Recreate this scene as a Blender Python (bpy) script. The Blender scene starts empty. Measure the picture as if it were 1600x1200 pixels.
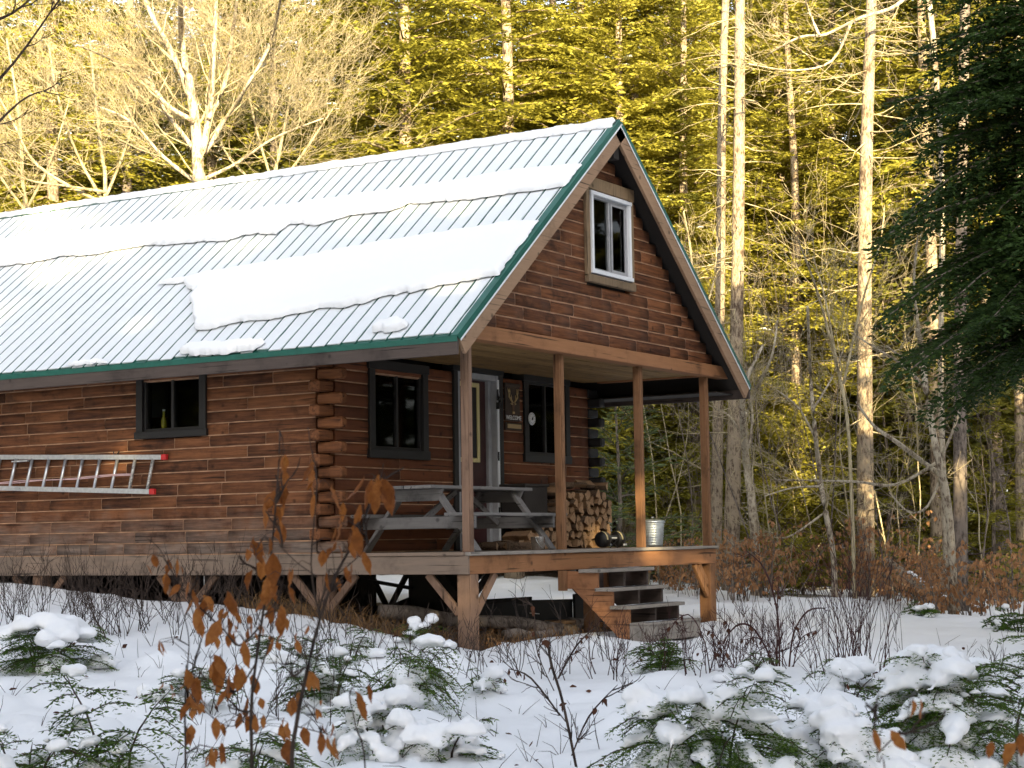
import bpy, bmesh, math, random
import numpy as np
from mathutils import Vector, Matrix, noise
C = bpy.context.scene.collection
rnd = random.Random(7)
PI = math.pi
R_ = math.radians

# ------------------------------------------------------------------ camera numbers (solved from the photograph)
CAM = np.array([-16.7976, -10.9537, 0.1449]); YAW, PITCH, ROLL, FPX = 0.5529, 0.0863, -0.0154, 2792.64
def cam_axes():
    f = np.array([math.cos(YAW)*math.cos(PITCH), math.sin(YAW)*math.cos(PITCH), math.sin(PITCH)])
    r = np.array([math.sin(YAW), -math.cos(YAW), 0.]); u = np.cross(r, f)
    return r*math.cos(ROLL)+u*math.sin(ROLL), -r*math.sin(ROLL)+u*math.cos(ROLL), f
RT, UP, FW = cam_axes()
def at(px, py, t):
    return CAM + (FW + RT*(px-800)/FPX - UP*(py-600)/FPX)*t
def pix(P):
    d = np.array(P, float)-CAM
    return 800+FPX*(d@RT)/(d@FW), 600-FPX*(d@UP)/(d@FW)

W, D = 6.38, 2.0                      # width of the cabin front, depth of the porch
LEN = 11.4
OX, OY = 0.65, 0.30
HR, HEL, HER = 5.473, 2.352, 2.296    # ridge and eaves, deck level is zero

# ------------------------------------------------------------------ terrain
CTRL = np.array([(0,0,-1.04),(0,2.05,-.70),(0,4.2,-.565),(0,6.8,-.34),(0,11,-.22),(6.2,0,-1.03),(3,-1.2,-1.075),(1.5,-.9,-1.07),
 (6.3,5,-.86),(6.4,2.3,-1.0),(5,-1.5,-1.1),(18,9,-.75),(15.2,2.4,-1.02),(16.4,-1.4,-1.38),(10,-2.5,-1.2),(-8.1,-1.8,-1.34),(-6.5,-4.5,-1.38),(-4.7,-7.4,-1.42),
 (-16.8,-11,-1.5),(-2.5,-5,-1.25),(-4,3,-.85),(-10,5,-1.0),(30,15,-.6),(40,25,-.2),(40,0,-1.2),(25,30,.2),(5,25,.3),(-15,20,-.2),(-30,-30,-1.5),(10,-30,-1.6),(70,40,.5),(-40,10,-1)], float)
def _tps(r): return np.where(r > 1e-9, r*r*np.log(np.maximum(r, 1e-9)), 0.)
_n = len(CTRL); _K = _tps(np.linalg.norm(CTRL[:,None,:2]-CTRL[None,:,:2], axis=2)) + np.eye(_n)*.4
_P = np.c_[np.ones(_n), CTRL[:,:2]]
_S = np.linalg.solve(np.block([[_K,_P],[_P.T,np.zeros((3,3))]]), np.r_[CTRL[:,2], 0,0,0])
def base_z(x, y):
    x, y = np.atleast_1d(x).astype(float), np.atleast_1d(y).astype(float)
    xc, yc = np.clip(x,-45,75), np.clip(y,-45,50)
    r = np.sqrt((xc[:,None]-CTRL[None,:,0])**2+(yc[:,None]-CTRL[None,:,1])**2)
    return _tps(r)@_S[:_n] + _S[_n] + _S[_n+1]*xc + _S[_n+2]*yc
MOUNDS = []                            # (x, y, radius, height) of snow hummocks, filled below
def foot(x, y):                        # signed distance to the cabin footprint (negative under it)
    dx = max(-0.18-x, x-W-.1); dy = max(-0.12-y, y-LEN)
    return max(dx, dy) if max(dx, dy) < 0 else math.hypot(max(dx,0), max(dy,0))
def soil_mask(x, y):
    d = foot(x, y) + .16*noise.noise((x*1.3, y*1.3, 3.)) + .07*noise.noise((x*5, y*5, 1.))
    return min(1, max(0, .5-d/.10))
def rough_z(x, y):
    n = noise.noise((x*.45, y*.45, 0.))*.11 + noise.noise((x*1.4, y*1.4, 5.))*.06 + noise.noise((x*3.6, y*3.6, 9.))*.028 + noise.noise((x*8, y*8, 4.))*.010
    z = n*min(1, max(.25, foot(x, y)/1.2))
    al = (x-CAM[0])*.85+(y-CAM[1])*.525; k = min(1, max(0, (17.5-al)/3.5))*min(1, max(0, foot(x, y)-.3))
    if k > 0:
        q = noise.noise((x*.35, y*.35, 21.)); k *= .55+.9*max(0, q+.3)
        z += k*(.24*abs(noise.noise((x*1.5, y*1.5, 11.)))+.13*abs(noise.noise((x*3.6+.4, y*3.6, 12.)))+.05*abs(noise.noise((x*8, y*8, 13.)))-.06)
    for mx, my, mr, mh in MOUNDS:
        q = ((x-mx)**2+(y-my)**2)/(mr*mr)
        if q < 1: z += mh*(1-q)**2*(1+.5*noise.noise((x*4, y*4, 2.)))
    return z - .10*soil_mask(x, y)
def ground(x, y): return float(base_z(x, y)[0]) + rough_z(x, y)
def hit(px, py):                       # where a sight line meets the ground
    t = np.arange(3, 70, .1); P = CAM+(FW+RT*(px-800)/FPX-UP*(py-600)/FPX)*t[:,None]
    k = np.argmax(P[:,2] < base_z(P[:,0], P[:,1])); p = P[k]
    return np.array([p[0], p[1], ground(p[0], p[1])])
def col(px, t):                        # a spot on the ground in a given direction at a given distance
    p = at(px, 850, t); return np.array([p[0], p[1], ground(p[0], p[1])])

# ------------------------------------------------------------------ materials
M = {}
def nt(name):
    m = bpy.data.materials.new(name); m.use_nodes = True; M[name] = m
    n = m.node_tree.nodes; return m, n, m.node_tree.links, n['Principled BSDF']
def plain(name, colr, rough=.6, metal=0, bump=0, bscale=40, var=.0, vscale=8, spec=.5):
    m, n, l, b = nt(name); b.inputs['Roughness'].default_value = rough; b.inputs['Metallic'].default_value = metal
    b.inputs['Base Color'].default_value = (*colr, 1); b.inputs['Specular IOR Level'].default_value = spec
    tc = n.new('ShaderNodeTexCoord')
    if var:
        nz = n.new('ShaderNodeTexNoise'); nz.inputs['Scale'].default_value = vscale; nz.inputs['Detail'].default_value = 6
        l.new(tc.outputs['Object'], nz.inputs['Vector'])
        mr = n.new('ShaderNodeMapRange'); mr.inputs[1].default_value = .3; mr.inputs[2].default_value = .7; mr.inputs[3].default_value = 1-var; mr.inputs[4].default_value = 1+var
        l.new(nz.outputs[0], mr.inputs[0])
        mx = n.new('ShaderNodeVectorMath'); mx.operation = 'SCALE'; mx.inputs[0].default_value = colr; l.new(mr.outputs[0], mx.inputs['Scale'])
        l.new(mx.outputs[0], b.inputs['Base Color'])
    if bump:
        nb = n.new('ShaderNodeTexNoise'); nb.inputs['Scale'].default_value = bscale; nb.inputs['Detail'].default_value = 5
        l.new(tc.outputs['Object'], nb.inputs['Vector'])
        bp = n.new('ShaderNodeBump'); bp.inputs['Strength'].default_value = bump; bp.inputs['Distance'].default_value = .01
        l.new(nb.outputs[0], bp.inputs['Height']); l.new(bp.outputs[0], b.inputs['Normal'])
    return m
def wood(name, stops, axis, rough=.75, grain=1., grey=None, greyz=None, bump=.5, stain=.5, tint=.5):
    """sawn or hewn timber: each piece its own tint, grain along one axis, dark streaks and knots, optional weathered grey"""
    m, n, l, b = nt(name); b.inputs['Roughness'].default_value = rough; b.inputs['Specular IOR Level'].default_value = .25
    tc = n.new('ShaderNodeTexCoord'); geo = n.new('ShaderNodeNewGeometry')
    off = n.new('ShaderNodeVectorMath'); off.operation = 'MULTIPLY_ADD'; off.inputs[1].default_value = (17, 23, 31)
    rv = n.new('ShaderNodeCombineXYZ')
    for i in range(3): l.new(geo.outputs['Random Per Island'], rv.inputs[i])
    l.new(rv.outputs[0], off.inputs[0]); l.new(tc.outputs['Object'], off.inputs[2])
    mp = n.new('ShaderNodeMapping'); s = [14., 14., 14.]; s['xyz'.index(axis)] = 1.1; mp.inputs['Scale'].default_value = s
    l.new(off.outputs[0], mp.inputs[0])
    g = n.new('ShaderNodeTexNoise'); g.inputs['Scale'].default_value = 1.6; g.inputs['Detail'].default_value = 9; g.inputs['Roughness'].default_value = .68
    l.new(mp.outputs[0], g.inputs['Vector'])
    big = n.new('ShaderNodeTexNoise'); big.inputs['Scale'].default_value = 2.3; big.inputs['Detail'].default_value = 7; big.inputs['Roughness'].default_value = .65
    l.new(off.outputs[0], big.inputs['Vector'])
    a1 = n.new('ShaderNodeMath'); a1.operation = 'MULTIPLY_ADD'; a1.inputs[1].default_value = tint; l.new(geo.outputs['Random Per Island'], a1.inputs[0])
    a2 = n.new('ShaderNodeMath'); a2.operation = 'MULTIPLY_ADD'; a2.inputs[1].default_value = .9*grain; a2.inputs[2].default_value = -.45*grain+.2
    l.new(g.outputs[0], a2.inputs[0]); l.new(a2.outputs[0], a1.inputs[2])
    cr = n.new('ShaderNodeValToRGB'); e = cr.color_ramp.elements
    while len(e) < len(stops): e.new(.5)
    for i, c in enumerate(stops): e[i].position = i/(len(stops)-1); e[i].color = (*c, 1)
    l.new(a1.outputs[0], cr.inputs[0])
    mp2 = n.new('ShaderNodeMapping'); s2 = [30., 30., 30.]; s2['xyz'.index(axis)] = .9; mp2.inputs['Scale'].default_value = s2; l.new(off.outputs[0], mp2.inputs[0])
    ckn = n.new('ShaderNodeTexNoise'); ckn.inputs['Scale'].default_value = 1.; ckn.inputs['Detail'].default_value = 3; l.new(mp2.outputs[0], ckn.inputs['Vector'])
    ckr = n.new('ShaderNodeMapRange'); ckr.inputs[1].default_value = .62; ckr.inputs[2].default_value = .70; ckr.inputs[3].default_value = 1.; ckr.inputs[4].default_value = .25; l.new(ckn.outputs[0], ckr.inputs[0])
    # stains
    sr = n.new('ShaderNodeMapRange'); sr.inputs[1].default_value = .50; sr.inputs[2].default_value = .72; sr.inputs[3].default_value = 1.; sr.inputs[4].default_value = 1-stain; sr.interpolation_type = 'SMOOTHSTEP'
    l.new(big.outputs[0], sr.inputs[0])
    vo = n.new('ShaderNodeTexVoronoi'); vo.inputs['Scale'].default_value = 3.6; l.new(off.outputs[0], vo.inputs['Vector'])
    kr = n.new('ShaderNodeMapRange'); kr.inputs[1].default_value = .05; kr.inputs[2].default_value = .13; kr.inputs[3].default_value = .42; kr.inputs[4].default_value = 1; l.new(vo.outputs['Distance'], kr.inputs[0])
    mm = n.new('ShaderNodeMath'); mm.operation = 'MULTIPLY'; m0 = n.new('ShaderNodeMath'); m0.operation = 'MULTIPLY'; l.new(sr.outputs[0], m0.inputs[0]); l.new(ckr.outputs[0], m0.inputs[1]); l.new(m0.outputs[0], mm.inputs[0]); l.new(kr.outputs[0], mm.inputs[1])
    sc = n.new('ShaderNodeVectorMath'); sc.operation = 'SCALE'; l.new(cr.outputs[0], sc.inputs[0]); l.new(mm.outputs[0], sc.inputs['Scale'])
    out = sc.outputs[0]
    if grey:
        sx = n.new('ShaderNodeSeparateXYZ'); l.new(tc.outputs['Object'], sx.inputs[0])
        ad = n.new('ShaderNodeMath'); ad.operation = 'MULTIPLY_ADD'; ad.inputs[1].default_value = 1.0; l.new(big.outputs[0], ad.inputs[0]); l.new(sx.outputs[2], ad.inputs[2])
        gr = n.new('ShaderNodeMapRange'); gr.inputs[1].default_value = greyz+.5-.25; gr.inputs[2].default_value = greyz+.5+.35; gr.inputs[3].default_value = .85; gr.inputs[4].default_value = 0
        l.new(ad.outputs[0], gr.inputs[0])
        gm = n.new('ShaderNodeMath'); gm.operation = 'MULTIPLY'; l.new(gr.outputs[0], gm.inputs[0]); l.new(mm.outputs[0], gm.inputs[1])
        gc = n.new('ShaderNodeVectorMath'); gc.operation = 'SCALE'; gc.inputs[0].default_value = grey
        g3 = n.new('ShaderNodeMapRange'); g3.inputs[1].default_value = .3; g3.inputs[2].default_value = .7; g3.inputs[3].default_value = .45; g3.inputs[4].default_value = 1.5; l.new(g.outputs[0], g3.inputs[0]); l.new(g3.outputs[0], gc.inputs['Scale'])
        mx = n.new('ShaderNodeMix'); mx.data_type = 'RGBA'; l.new(gm.outputs[0], mx.inputs[0]); l.new(out, mx.inputs[6]); l.new(gc.outputs[0], mx.inputs[7]); out = mx.outputs[2]
    l.new(out, b.inputs['Base Color'])
    bp = n.new('ShaderNodeBump'); bp.inputs['Strength'].default_value = bump; bp.inputs['Distance'].default_value = .006
    l.new(g.outputs[0], bp.inputs['Height']); l.new(bp.outputs[0], b.inputs['Normal'])
    return m
def foliage(name, stops, trans=.25, rough=.6, mottle=0):
    m, n, l, b = nt(name); b.inputs['Roughness'].default_value = rough; b.inputs['Specular IOR Level'].default_value = .2
    geo = n.new('ShaderNodeNewGeometry'); oi = n.new('ShaderNodeObjectInfo'); tc = n.new('ShaderNodeTexCoord')
    nz = n.new('ShaderNodeTexNoise'); nz.inputs['Scale'].default_value = .8; nz.inputs['Detail'].default_value = 3; l.new(tc.outputs['Object'], nz.inputs['Vector'])
    a = n.new('ShaderNodeMath'); a.operation = 'MULTIPLY_ADD'; a.inputs[1].default_value = .45; l.new(geo.outputs['Random Per Island'], a.inputs[0])
    a2 = n.new('ShaderNodeMath'); a2.operation = 'MULTIPLY_ADD'; a2.inputs[1].default_value = .25; l.new(oi.outputs['Random'], a2.inputs[0])
    a3 = n.new('ShaderNodeMath'); a3.operation = 'MULTIPLY_ADD'; a3.inputs[1].default_value = .9; a3.inputs[2].default_value = -.3; l.new(nz.outputs[0], a3.inputs[0])
    l.new(a2.outputs[0], a.inputs[2]); l.new(a3.outputs[0], a2.inputs[2])
    if mottle:
        nm = n.new('ShaderNodeTexNoise'); nm.inputs['Scale'].default_value = 55; nm.inputs['Detail'].default_value = 5; nm.inputs['Roughness'].default_value = .7; l.new(tc.outputs['Object'], nm.inputs['Vector'])
        a4 = n.new('ShaderNodeMath'); a4.operation = 'MULTIPLY_ADD'; a4.inputs[1].default_value = mottle; a4.inputs[2].default_value = -.3-mottle*.5; l.new(nm.outputs[0], a4.inputs[0]); l.new(a4.outputs[0], a3.inputs[2])
    cr = n.new('ShaderNodeValToRGB'); e = cr.color_ramp.elements
    while len(e) < len(stops): e.new(.5)
    for i, c in enumerate(stops): e[i].position = i/(len(stops)-1); e[i].color = (*c, 1)
    l.new(a.outputs[0], cr.inputs[0]); l.new(cr.outputs[0], b.inputs['Base Color'])
    tr = n.new('ShaderNodeBsdfTranslucent'); l.new(cr.outputs[0], tr.inputs[0])
    ms = n.new('ShaderNodeMixShader'); ms.inputs[0].default_value = trans; l.new(b.outputs[0], ms.inputs[1]); l.new(tr.outputs[0], ms.inputs[2])
    l.new(ms.outputs[0], n['Material Output'].inputs[0]); return m
def bark(name, dark, light, sc=6., rough=.9):
    m, n, l, b = nt(name); b.inputs['Roughness'].default_value = rough; b.inputs['Specular IOR Level'].default_value = .15
    tc = n.new('ShaderNodeTexCoord'); mp = n.new('ShaderNodeMapping'); mp.inputs['Scale'].default_value = (sc, sc, sc*.35); l.new(tc.outputs['Object'], mp.inputs[0])
    nz = n.new('ShaderNodeTexNoise'); nz.inputs['Scale'].default_value = 1.7; nz.inputs['Detail'].default_value = 10; nz.inputs['Roughness'].default_value = .72; l.new(mp.outputs[0], nz.inputs['Vector'])
    cr = n.new('ShaderNodeValToRGB'); e = cr.color_ramp.elements; e[0].position = .34; e[0].color = (*dark, 1); e[1].position = .62; e[1].color = (*light, 1)
    n2 = n.new('ShaderNodeTexNoise'); n2.inputs['Scale'].default_value = 2.2; n2.inputs['Detail'].default_value = 8; n2.inputs['Roughness'].default_value = .75; l.new(tc.outputs['Object'], n2.inputs['Vector'])  # broad patches: lichen, and shade put into the bark colour
    vo = n.new('ShaderNodeTexVoronoi'); vo.inputs['Scale'].default_value = 3.2; l.new(mp.outputs[0], vo.inputs['Vector'])
    ma = n.new('ShaderNodeMath'); ma.operation = 'MULTIPLY_ADD'; ma.inputs[1].default_value = .9; ma.inputs[2].default_value = -.45; l.new(n2.outputs[0], ma.inputs[0])
    mb_ = n.new('ShaderNodeMath'); mb_.operation = 'ADD'; l.new(nz.outputs[0], mb_.inputs[0]); l.new(ma.outputs[0], mb_.inputs[1])
    mc = n.new('ShaderNodeMath'); mc.operation = 'MULTIPLY_ADD'; mc.inputs[1].default_value = .22; l.new(vo.outputs['Distance'], mc.inputs[0]); l.new(mb_.outputs[0], mc.inputs[2])
    e[0].position = .46; e[1].position = .66
    l.new(mc.outputs[0], cr.inputs[0]); l.new(cr.outputs[0], b.inputs['Base Color'])
    bp = n.new('ShaderNodeBump'); bp.inputs['Strength'].default_value = 1.; bp.inputs['Distance'].default_value = .04; l.new(nz.outputs[0], bp.inputs['Height']); l.new(bp.outputs[0], b.inputs['Normal'])
    return m

# snow, and the ground (snow, bare earth under the cabin, leaf litter in the wood)
def snow_mat(name, ground_mix=False):
    m, n, l, b = nt(name); b.inputs['Roughness'].default_value = .55; b.inputs['Specular IOR Level'].default_value = .2
    tc = n.new('ShaderNodeTexCoord')
    nz = n.new('ShaderNodeTexNoise'); nz.inputs['Scale'].default_value = 9; nz.inputs['Detail'].default_value = 8; l.new(tc.outputs['Object'], nz.inputs['Vector'])
    bp = n.new('ShaderNodeBump'); bp.inputs['Strength'].default_value = .35; bp.inputs['Distance'].default_value = .02; l.new(nz.outputs[0], bp.inputs['Height']); l.new(bp.outputs[0], b.inputs['Normal'])
    if not ground_mix: b.inputs['Base Color'].default_value = (.86, .865, .88, 1); return m
    at_ = n.new('ShaderNodeAttribute'); at_.attribute_name = 'soil'
    sp = n.new('ShaderNodeTexNoise'); sp.inputs['Scale'].default_value = 14; sp.inputs['Detail'].default_value = 8; sp.inputs['Roughness'].default_value = .7; l.new(tc.outputs['Object'], sp.inputs['Vector'])
    cr = n.new('ShaderNodeValToRGB'); e = cr.color_ramp.elements; e[0].position = .35; e[0].color = (.012, .008, .005, 1); e[1].position = .72; e[1].color = (.13, .07, .035, 1); l.new(sp.outputs[0], cr.inputs[0])
    ad = n.new('ShaderNodeMath'); ad.operation = 'MULTIPLY_ADD'; ad.inputs[1].default_value = .7; ad.inputs[2].default_value = -.35; l.new(sp.outputs[0], ad.inputs[0])
    a2 = n.new('ShaderNodeMath'); a2.operation = 'ADD'; l.new(ad.outputs[0], a2.inputs[0]); l.new(at_.outputs['Fac'], a2.inputs[1])
    mr = n.new('ShaderNodeMapRange'); mr.inputs[1].default_value = .42; mr.inputs[2].default_value = .58; l.new(a2.outputs[0], mr.inputs[0])
    mx = n.new('ShaderNodeMix'); mx.data_type = 'RGBA'; l.new(mr.outputs[0], mx.inputs[0]); mx.inputs[6].default_value = (.86, .865, .88, 1); l.new(cr.outputs[0], mx.inputs[7]); l.new(mx.outputs[2], b.inputs['Base Color'])
    return m
snow_mat('snow'); snow_mat('thin_snow').node_tree.nodes['Principled BSDF'].inputs['Base Color'].default_value = (.75,.775,.805,1); snow_mat('ground_snow', True)
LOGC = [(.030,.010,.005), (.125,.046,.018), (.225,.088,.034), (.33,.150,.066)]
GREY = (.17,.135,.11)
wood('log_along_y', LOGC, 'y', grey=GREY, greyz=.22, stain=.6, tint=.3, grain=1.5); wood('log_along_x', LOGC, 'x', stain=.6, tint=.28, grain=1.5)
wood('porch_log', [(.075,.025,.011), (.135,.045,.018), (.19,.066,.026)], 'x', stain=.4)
wood('weathered_y', [(.12,.09,.072), (.20,.15,.115), (.29,.20,.145)], 'y'); wood('weathered_x', [(.13,.11,.10), (.22,.19,.17), (.32,.28,.25)], 'x')
wood('cedar_x', [(.15,.066,.030), (.26,.118,.052), (.36,.175,.082)], 'x', grain=.8, stain=.45); wood('cedar_z', [(.085,.041,.021), (.17,.082,.039), (.27,.14,.068)], 'z', stain=.45)
wood('cedar_y', [(.17,.072,.034), (.27,.12,.055), (.36,.17,.085)], 'y')
wood('post_z', [(.11,.065,.044), (.20,.12,.08), (.29,.18,.122)], 'z', stain=.4)
wood('table_x', [(.085,.08,.075), (.16,.15,.145), (.24,.225,.21)], 'x'); wood('table_y', [(.085,.08,.075), (.15,.14,.135), (.22,.205,.195)], 'y')
wood('tread_x', [(.16,.14,.12), (.25,.22,.19), (.33,.29,.25)], 'x'); wood('deck_y', [(.10,.075,.055), (.17,.125,.09), (.24,.18,.13)], 'y')
wood('barge', [(.20,.125,.075), (.29,.18,.11), (.36,.235,.15)], 'x', stain=.3); wood('fascia', [(.045,.034,.03), (.075,.057,.05), (.11,.085,.072)], 'y', stain=.4)
wood('ceiling_plank', [(.14,.075,.025), (.24,.14,.05), (.32,.20,.08)], 'x'); wood('casing', [(.10,.07,.045), (.20,.14,.085), (.30,.2,.11)], 'z')
wood('firewood_core', [(.09,.05,.028), (.20,.115,.06), (.31,.19,.105), (.42,.28,.16)], 'y', stain=.6)
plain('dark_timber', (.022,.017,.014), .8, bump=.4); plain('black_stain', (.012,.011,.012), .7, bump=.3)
plain('chinking', (.33,.185,.105), .9, var=.4, vscale=5); plain('trim', (.008,.0065,.006), .55, bump=.15)
plain('roof_green', (.012,.085,.062), .45, var=.15); plain('drip_green', (.014,.105,.078), .45, var=.15)
plain('white_vinyl', (.72,.73,.75), .4); plain('jamb', (.33,.33,.34), .5, var=.1); plain('maroon', (.045,.013,.013), .4); plain('cream', (.62,.52,.24), .5)
plain('aluminium', (.62,.63,.65), .38, .85, var=.12, vscale=20); plain('red_plastic', (.5,.02,.02), .45); plain('rope', (.62,.42,.42), .8)
plain('rung_dirty', (.42,.40,.37), .5, .5, var=.7, vscale=45)
plain('galvanised', (.48,.53,.58), .42, .75, var=.2, vscale=14); plain('stainless', (.62,.58,.53), .22, .95); plain('black_plastic', (.008,.008,.009), .4); plain('white_paint', (.75,.75,.73), .6)
plain('pale_yellow', (.6,.5,.26), .6); plain('sign_wood', (.045,.026,.014), .7, var=.3); plain('sign_gold', (.42,.29,.13), .6); plain('hide', (.10,.055,.03), .8)
plain('bottle_yellow', (.45,.36,.03), .3); plain('bottle_green', (.10,.26,.17), .3); plain('steel', (.5,.5,.5), .3, .9); plain('room_shade', (.012,.010,.009), .9)
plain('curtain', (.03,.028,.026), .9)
bark('spruce_bark', (.10,.068,.048), (.37,.295,.21), 9); bark('pale_bark', (.14,.10,.07), (.50,.43,.32), 8); bark('grey_bark', (.07,.055,.045), (.22,.18,.15), 6)
bark('twig', (.03,.021,.018), (.085,.06,.048), 8); bark('red_twig', (.036,.014,.014), (.09,.042,.038), 8); bark('sun_twig', (.24,.19,.11), (.46,.39,.25), 5); bark('wood_bark', (.04,.026,.017), (.13,.085,.055), 14)
foliage('spruce_green', [(.09,.085,.016), (.21,.195,.024), (.34,.31,.045), (.47,.42,.09)], .42)
foliage('spruce_deep', [(.06,.07,.016), (.14,.14,.026), (.26,.24,.05)], .4)
foliage('hemlock_green', [(.012,.028,.007), (.028,.055,.011), (.055,.095,.018)], .25)
foliage('young_green', [(.028,.06,.010), (.07,.13,.018), (.14,.21,.03)], .35)
foliage('pine_green', [(.06,.085,.03), (.10,.13,.05), (.16,.18,.08)], .25)
foliage('beech_leaf', [(.14,.042,.010), (.26,.085,.018), (.38,.145,.034), (.50,.25,.085)], .45, .45, mottle=1.1)
foliage('pale_beech_leaf', [(.26,.12,.05), (.42,.22,.10), (.55,.33,.18)], .35); foliage('dead_leaf', [(.05,.018,.01), (.09,.035,.018), (.14,.06,.03)], .2)
foliage('dry_grass', [(.11,.055,.022), (.20,.11,.045), (.31,.19,.085)], .2)
def glass_mat():
    m, n, l, b = nt('window_glass'); g = n.new('ShaderNodeBsdfGlossy'); g.inputs['Roughness'].default_value = .03; t = n.new('ShaderNodeBsdfTransparent'); t.inputs[0].default_value = (.75,.78,.78,1)
    fr = n.new('ShaderNodeFresnel'); fr.inputs[0].default_value = 1.28; ms = n.new('ShaderNodeMixShader'); l.new(fr.outputs[0], ms.inputs[0]); l.new(t.outputs[0], ms.inputs[1]); l.new(g.outputs[0], ms.inputs[2]); l.new(ms.outputs[0], n['Material Output'].inputs[0])
glass_mat()

# ------------------------------------------------------------------ mesh helpers
ORG = {}                                # world origin of each thing, so that parts can be written in world coordinates
def setp(o, label=None, cat=None, group=None, kind=None):
    if label: o['label'] = label
    if cat: o['category'] = cat
    if group: o['group'] = group
    if kind: o['kind'] = kind
    return o
def thing(name, loc, label, cat, group=None, rz=0):
    o = bpy.data.objects.new(name, None); C.objects.link(o); o.location = loc; o.rotation_euler = (0,0,rz); o.empty_display_size = .1
    ORG[o] = Vector(loc); return setp(o, label, cat, group)
class MB:
    def __init__(s): s.v, s.f, s.m, s.sm = [], [], [], []
    def add(s, vs, fs, m=0, smooth=False):
        k = len(s.v); s.v.extend(tuple(v) for v in vs); s.f.extend(tuple(i+k for i in f) for f in fs); s.m.extend([m]*len(fs)); s.sm.extend([smooth]*len(fs)); return s
    def box(s, x0, x1, y0, y1, z0, z1, m=0):
        return s.add([(x0,y0,z0),(x1,y0,z0),(x1,y1,z0),(x0,y1,z0),(x0,y0,z1),(x1,y0,z1),(x1,y1,z1),(x0,y1,z1)],
                     [(0,3,2,1),(4,5,6,7),(0,1,5,4),(1,2,6,5),(2,3,7,6),(3,0,4,7)], m)
    def bar(s, a, b, w, h, up=(0,0,1), m=0):      # a straight board from a to b: w across, h along up
        a, b = Vector(a), Vector(b); d = (b-a).normalized(); up = Vector(up); sd = d.cross(up).normalized(); up = sd.cross(d).normalized()
        q = [(-1,-1),(1,-1),(1,1),(-1,1)]
        vs = [a+sd*(i*w/2)+up*(j*h/2) for i, j in q]+[b+sd*(i*w/2)+up*(j*h/2) for i, j in q]
        return s.add(vs, [(0,1,2,3),(7,6,5,4),(0,4,5,1),(1,5,6,2),(2,6,7,3),(3,7,4,0)], m)
    def tube(s, pts, rad, n=6, m=0, cap=True):
        pts = [Vector(p) for p in pts]; vs = []; fs = []; k = len(pts)
        for i, p in enumerate(pts):
            d = (pts[min(i+1,k-1)]-pts[max(i-1,0)]).normalized(); a = d.orthogonal() if abs(d.z) > .9 else d.cross(Vector((0,0,1)))
            if abs(d.z) > .9: a = d.cross(Vector((1,0,0)))
            a.normalize(); c = d.cross(a); r = rad[i] if hasattr(rad, '__len__') else rad
            for j in range(n): t = 2*PI*j/n; vs.append(p+a*(r*math.cos(t))+c*(r*math.sin(t)))
        for i in range(k-1):
            for j in range(n): fs.append((i*n+j, i*n+(j+1)%n, (i+1)*n+(j+1)%n, (i+1)*n+j))
        if cap: fs.append(tuple(range(n-1,-1,-1))); fs.append(tuple((k-1)*n+j for j in range(n)))
        return s.add(vs, fs, m, True)
    def lathe(s, prof, c, n=24, m=0, cap=True):
        vs = [(c[0]+r*math.cos(2*PI*j/n), c[1]+r*math.sin(2*PI*j/n), c[2]+z) for r, z in prof for j in range(n)]; k = len(prof)
        fs = [(i*n+j, i*n+(j+1)%n, (i+1)*n+(j+1)%n, (i+1)*n+j) for i in range(k-1) for j in range(n)]
        if cap: fs.append(tuple(range(n-1,-1,-1))); fs.append(tuple((k-1)*n+j for j in range(n)))
        return s.add(vs, fs, m, True)
    def build(s, name, mats, parent=None, bevel=0, loc=None):
        if isinstance(mats, str): mats = [mats]
        o0 = root_org(parent) if parent else Vector(loc or (0,0,0))
        me = bpy.data.meshes.new(name); me.from_pydata([tuple(Vector(v)-o0) for v in s.v], [], s.f)
        for m in mats: me.materials.append(M[m])
        me.polygons.foreach_set('material_index', s.m); me.polygons.foreach_set('use_smooth', s.sm); me.update()
        o = bpy.data.objects.new(name, me); C.objects.link(o)
        if parent: o.parent = parent
        else: o.location = o0; ORG[o] = o0
        if bevel:
            b = o.modifiers.new('edge', 'BEVEL'); b.width = bevel; b.segments = 1; b.limit_method = 'ANGLE'
        return o
def root_org(o):
    while o.parent: o = o.parent
    return ORG[o]
def quads(name, Q, mat, parent=None, loc=(0,0,0)):
    """many small leaf faces as one mesh"""
    Q = np.asarray(Q, np.float32); n = len(Q); o0 = np.array(root_org(parent) if parent else loc, np.float32)
    me = bpy.data.meshes.new(name); me.vertices.add(n*4); me.vertices.foreach_set('co', (Q.reshape(-1,3)-o0).ravel())
    me.loops.add(n*4); me.loops.foreach_set('vertex_index', np.arange(n*4, dtype=np.int32))
    me.polygons.add(n); me.polygons.foreach_set('loop_start', np.arange(0,n*4,4,dtype=np.int32))
    me.materials.append(M[mat]); me.update(calc_edges=True)
    o = bpy.data.objects.new(name, me); C.objects.link(o)
    if parent: o.parent = parent
    else: o.location = loc; ORG[o] = Vector(loc)
    return o
def dup(root, loc, rz=0, sc=1., label=None, group=None):
    r = root.copy(); C.objects.link(r); r.location = loc; r.rotation_euler = (0,0,rz); r.scale = (sc,sc,sc) if not hasattr(sc,'__len__') else sc
    ORG[r] = Vector(loc)
    if label: r['label'] = label
    if group: r['group'] = group
    for ch in list(root.children):
        c = ch.copy(); C.objects.link(c); c.parent = r
        for g in ch.children:
            d = g.copy(); C.objects.link(d); d.parent = c
    return r

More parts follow.
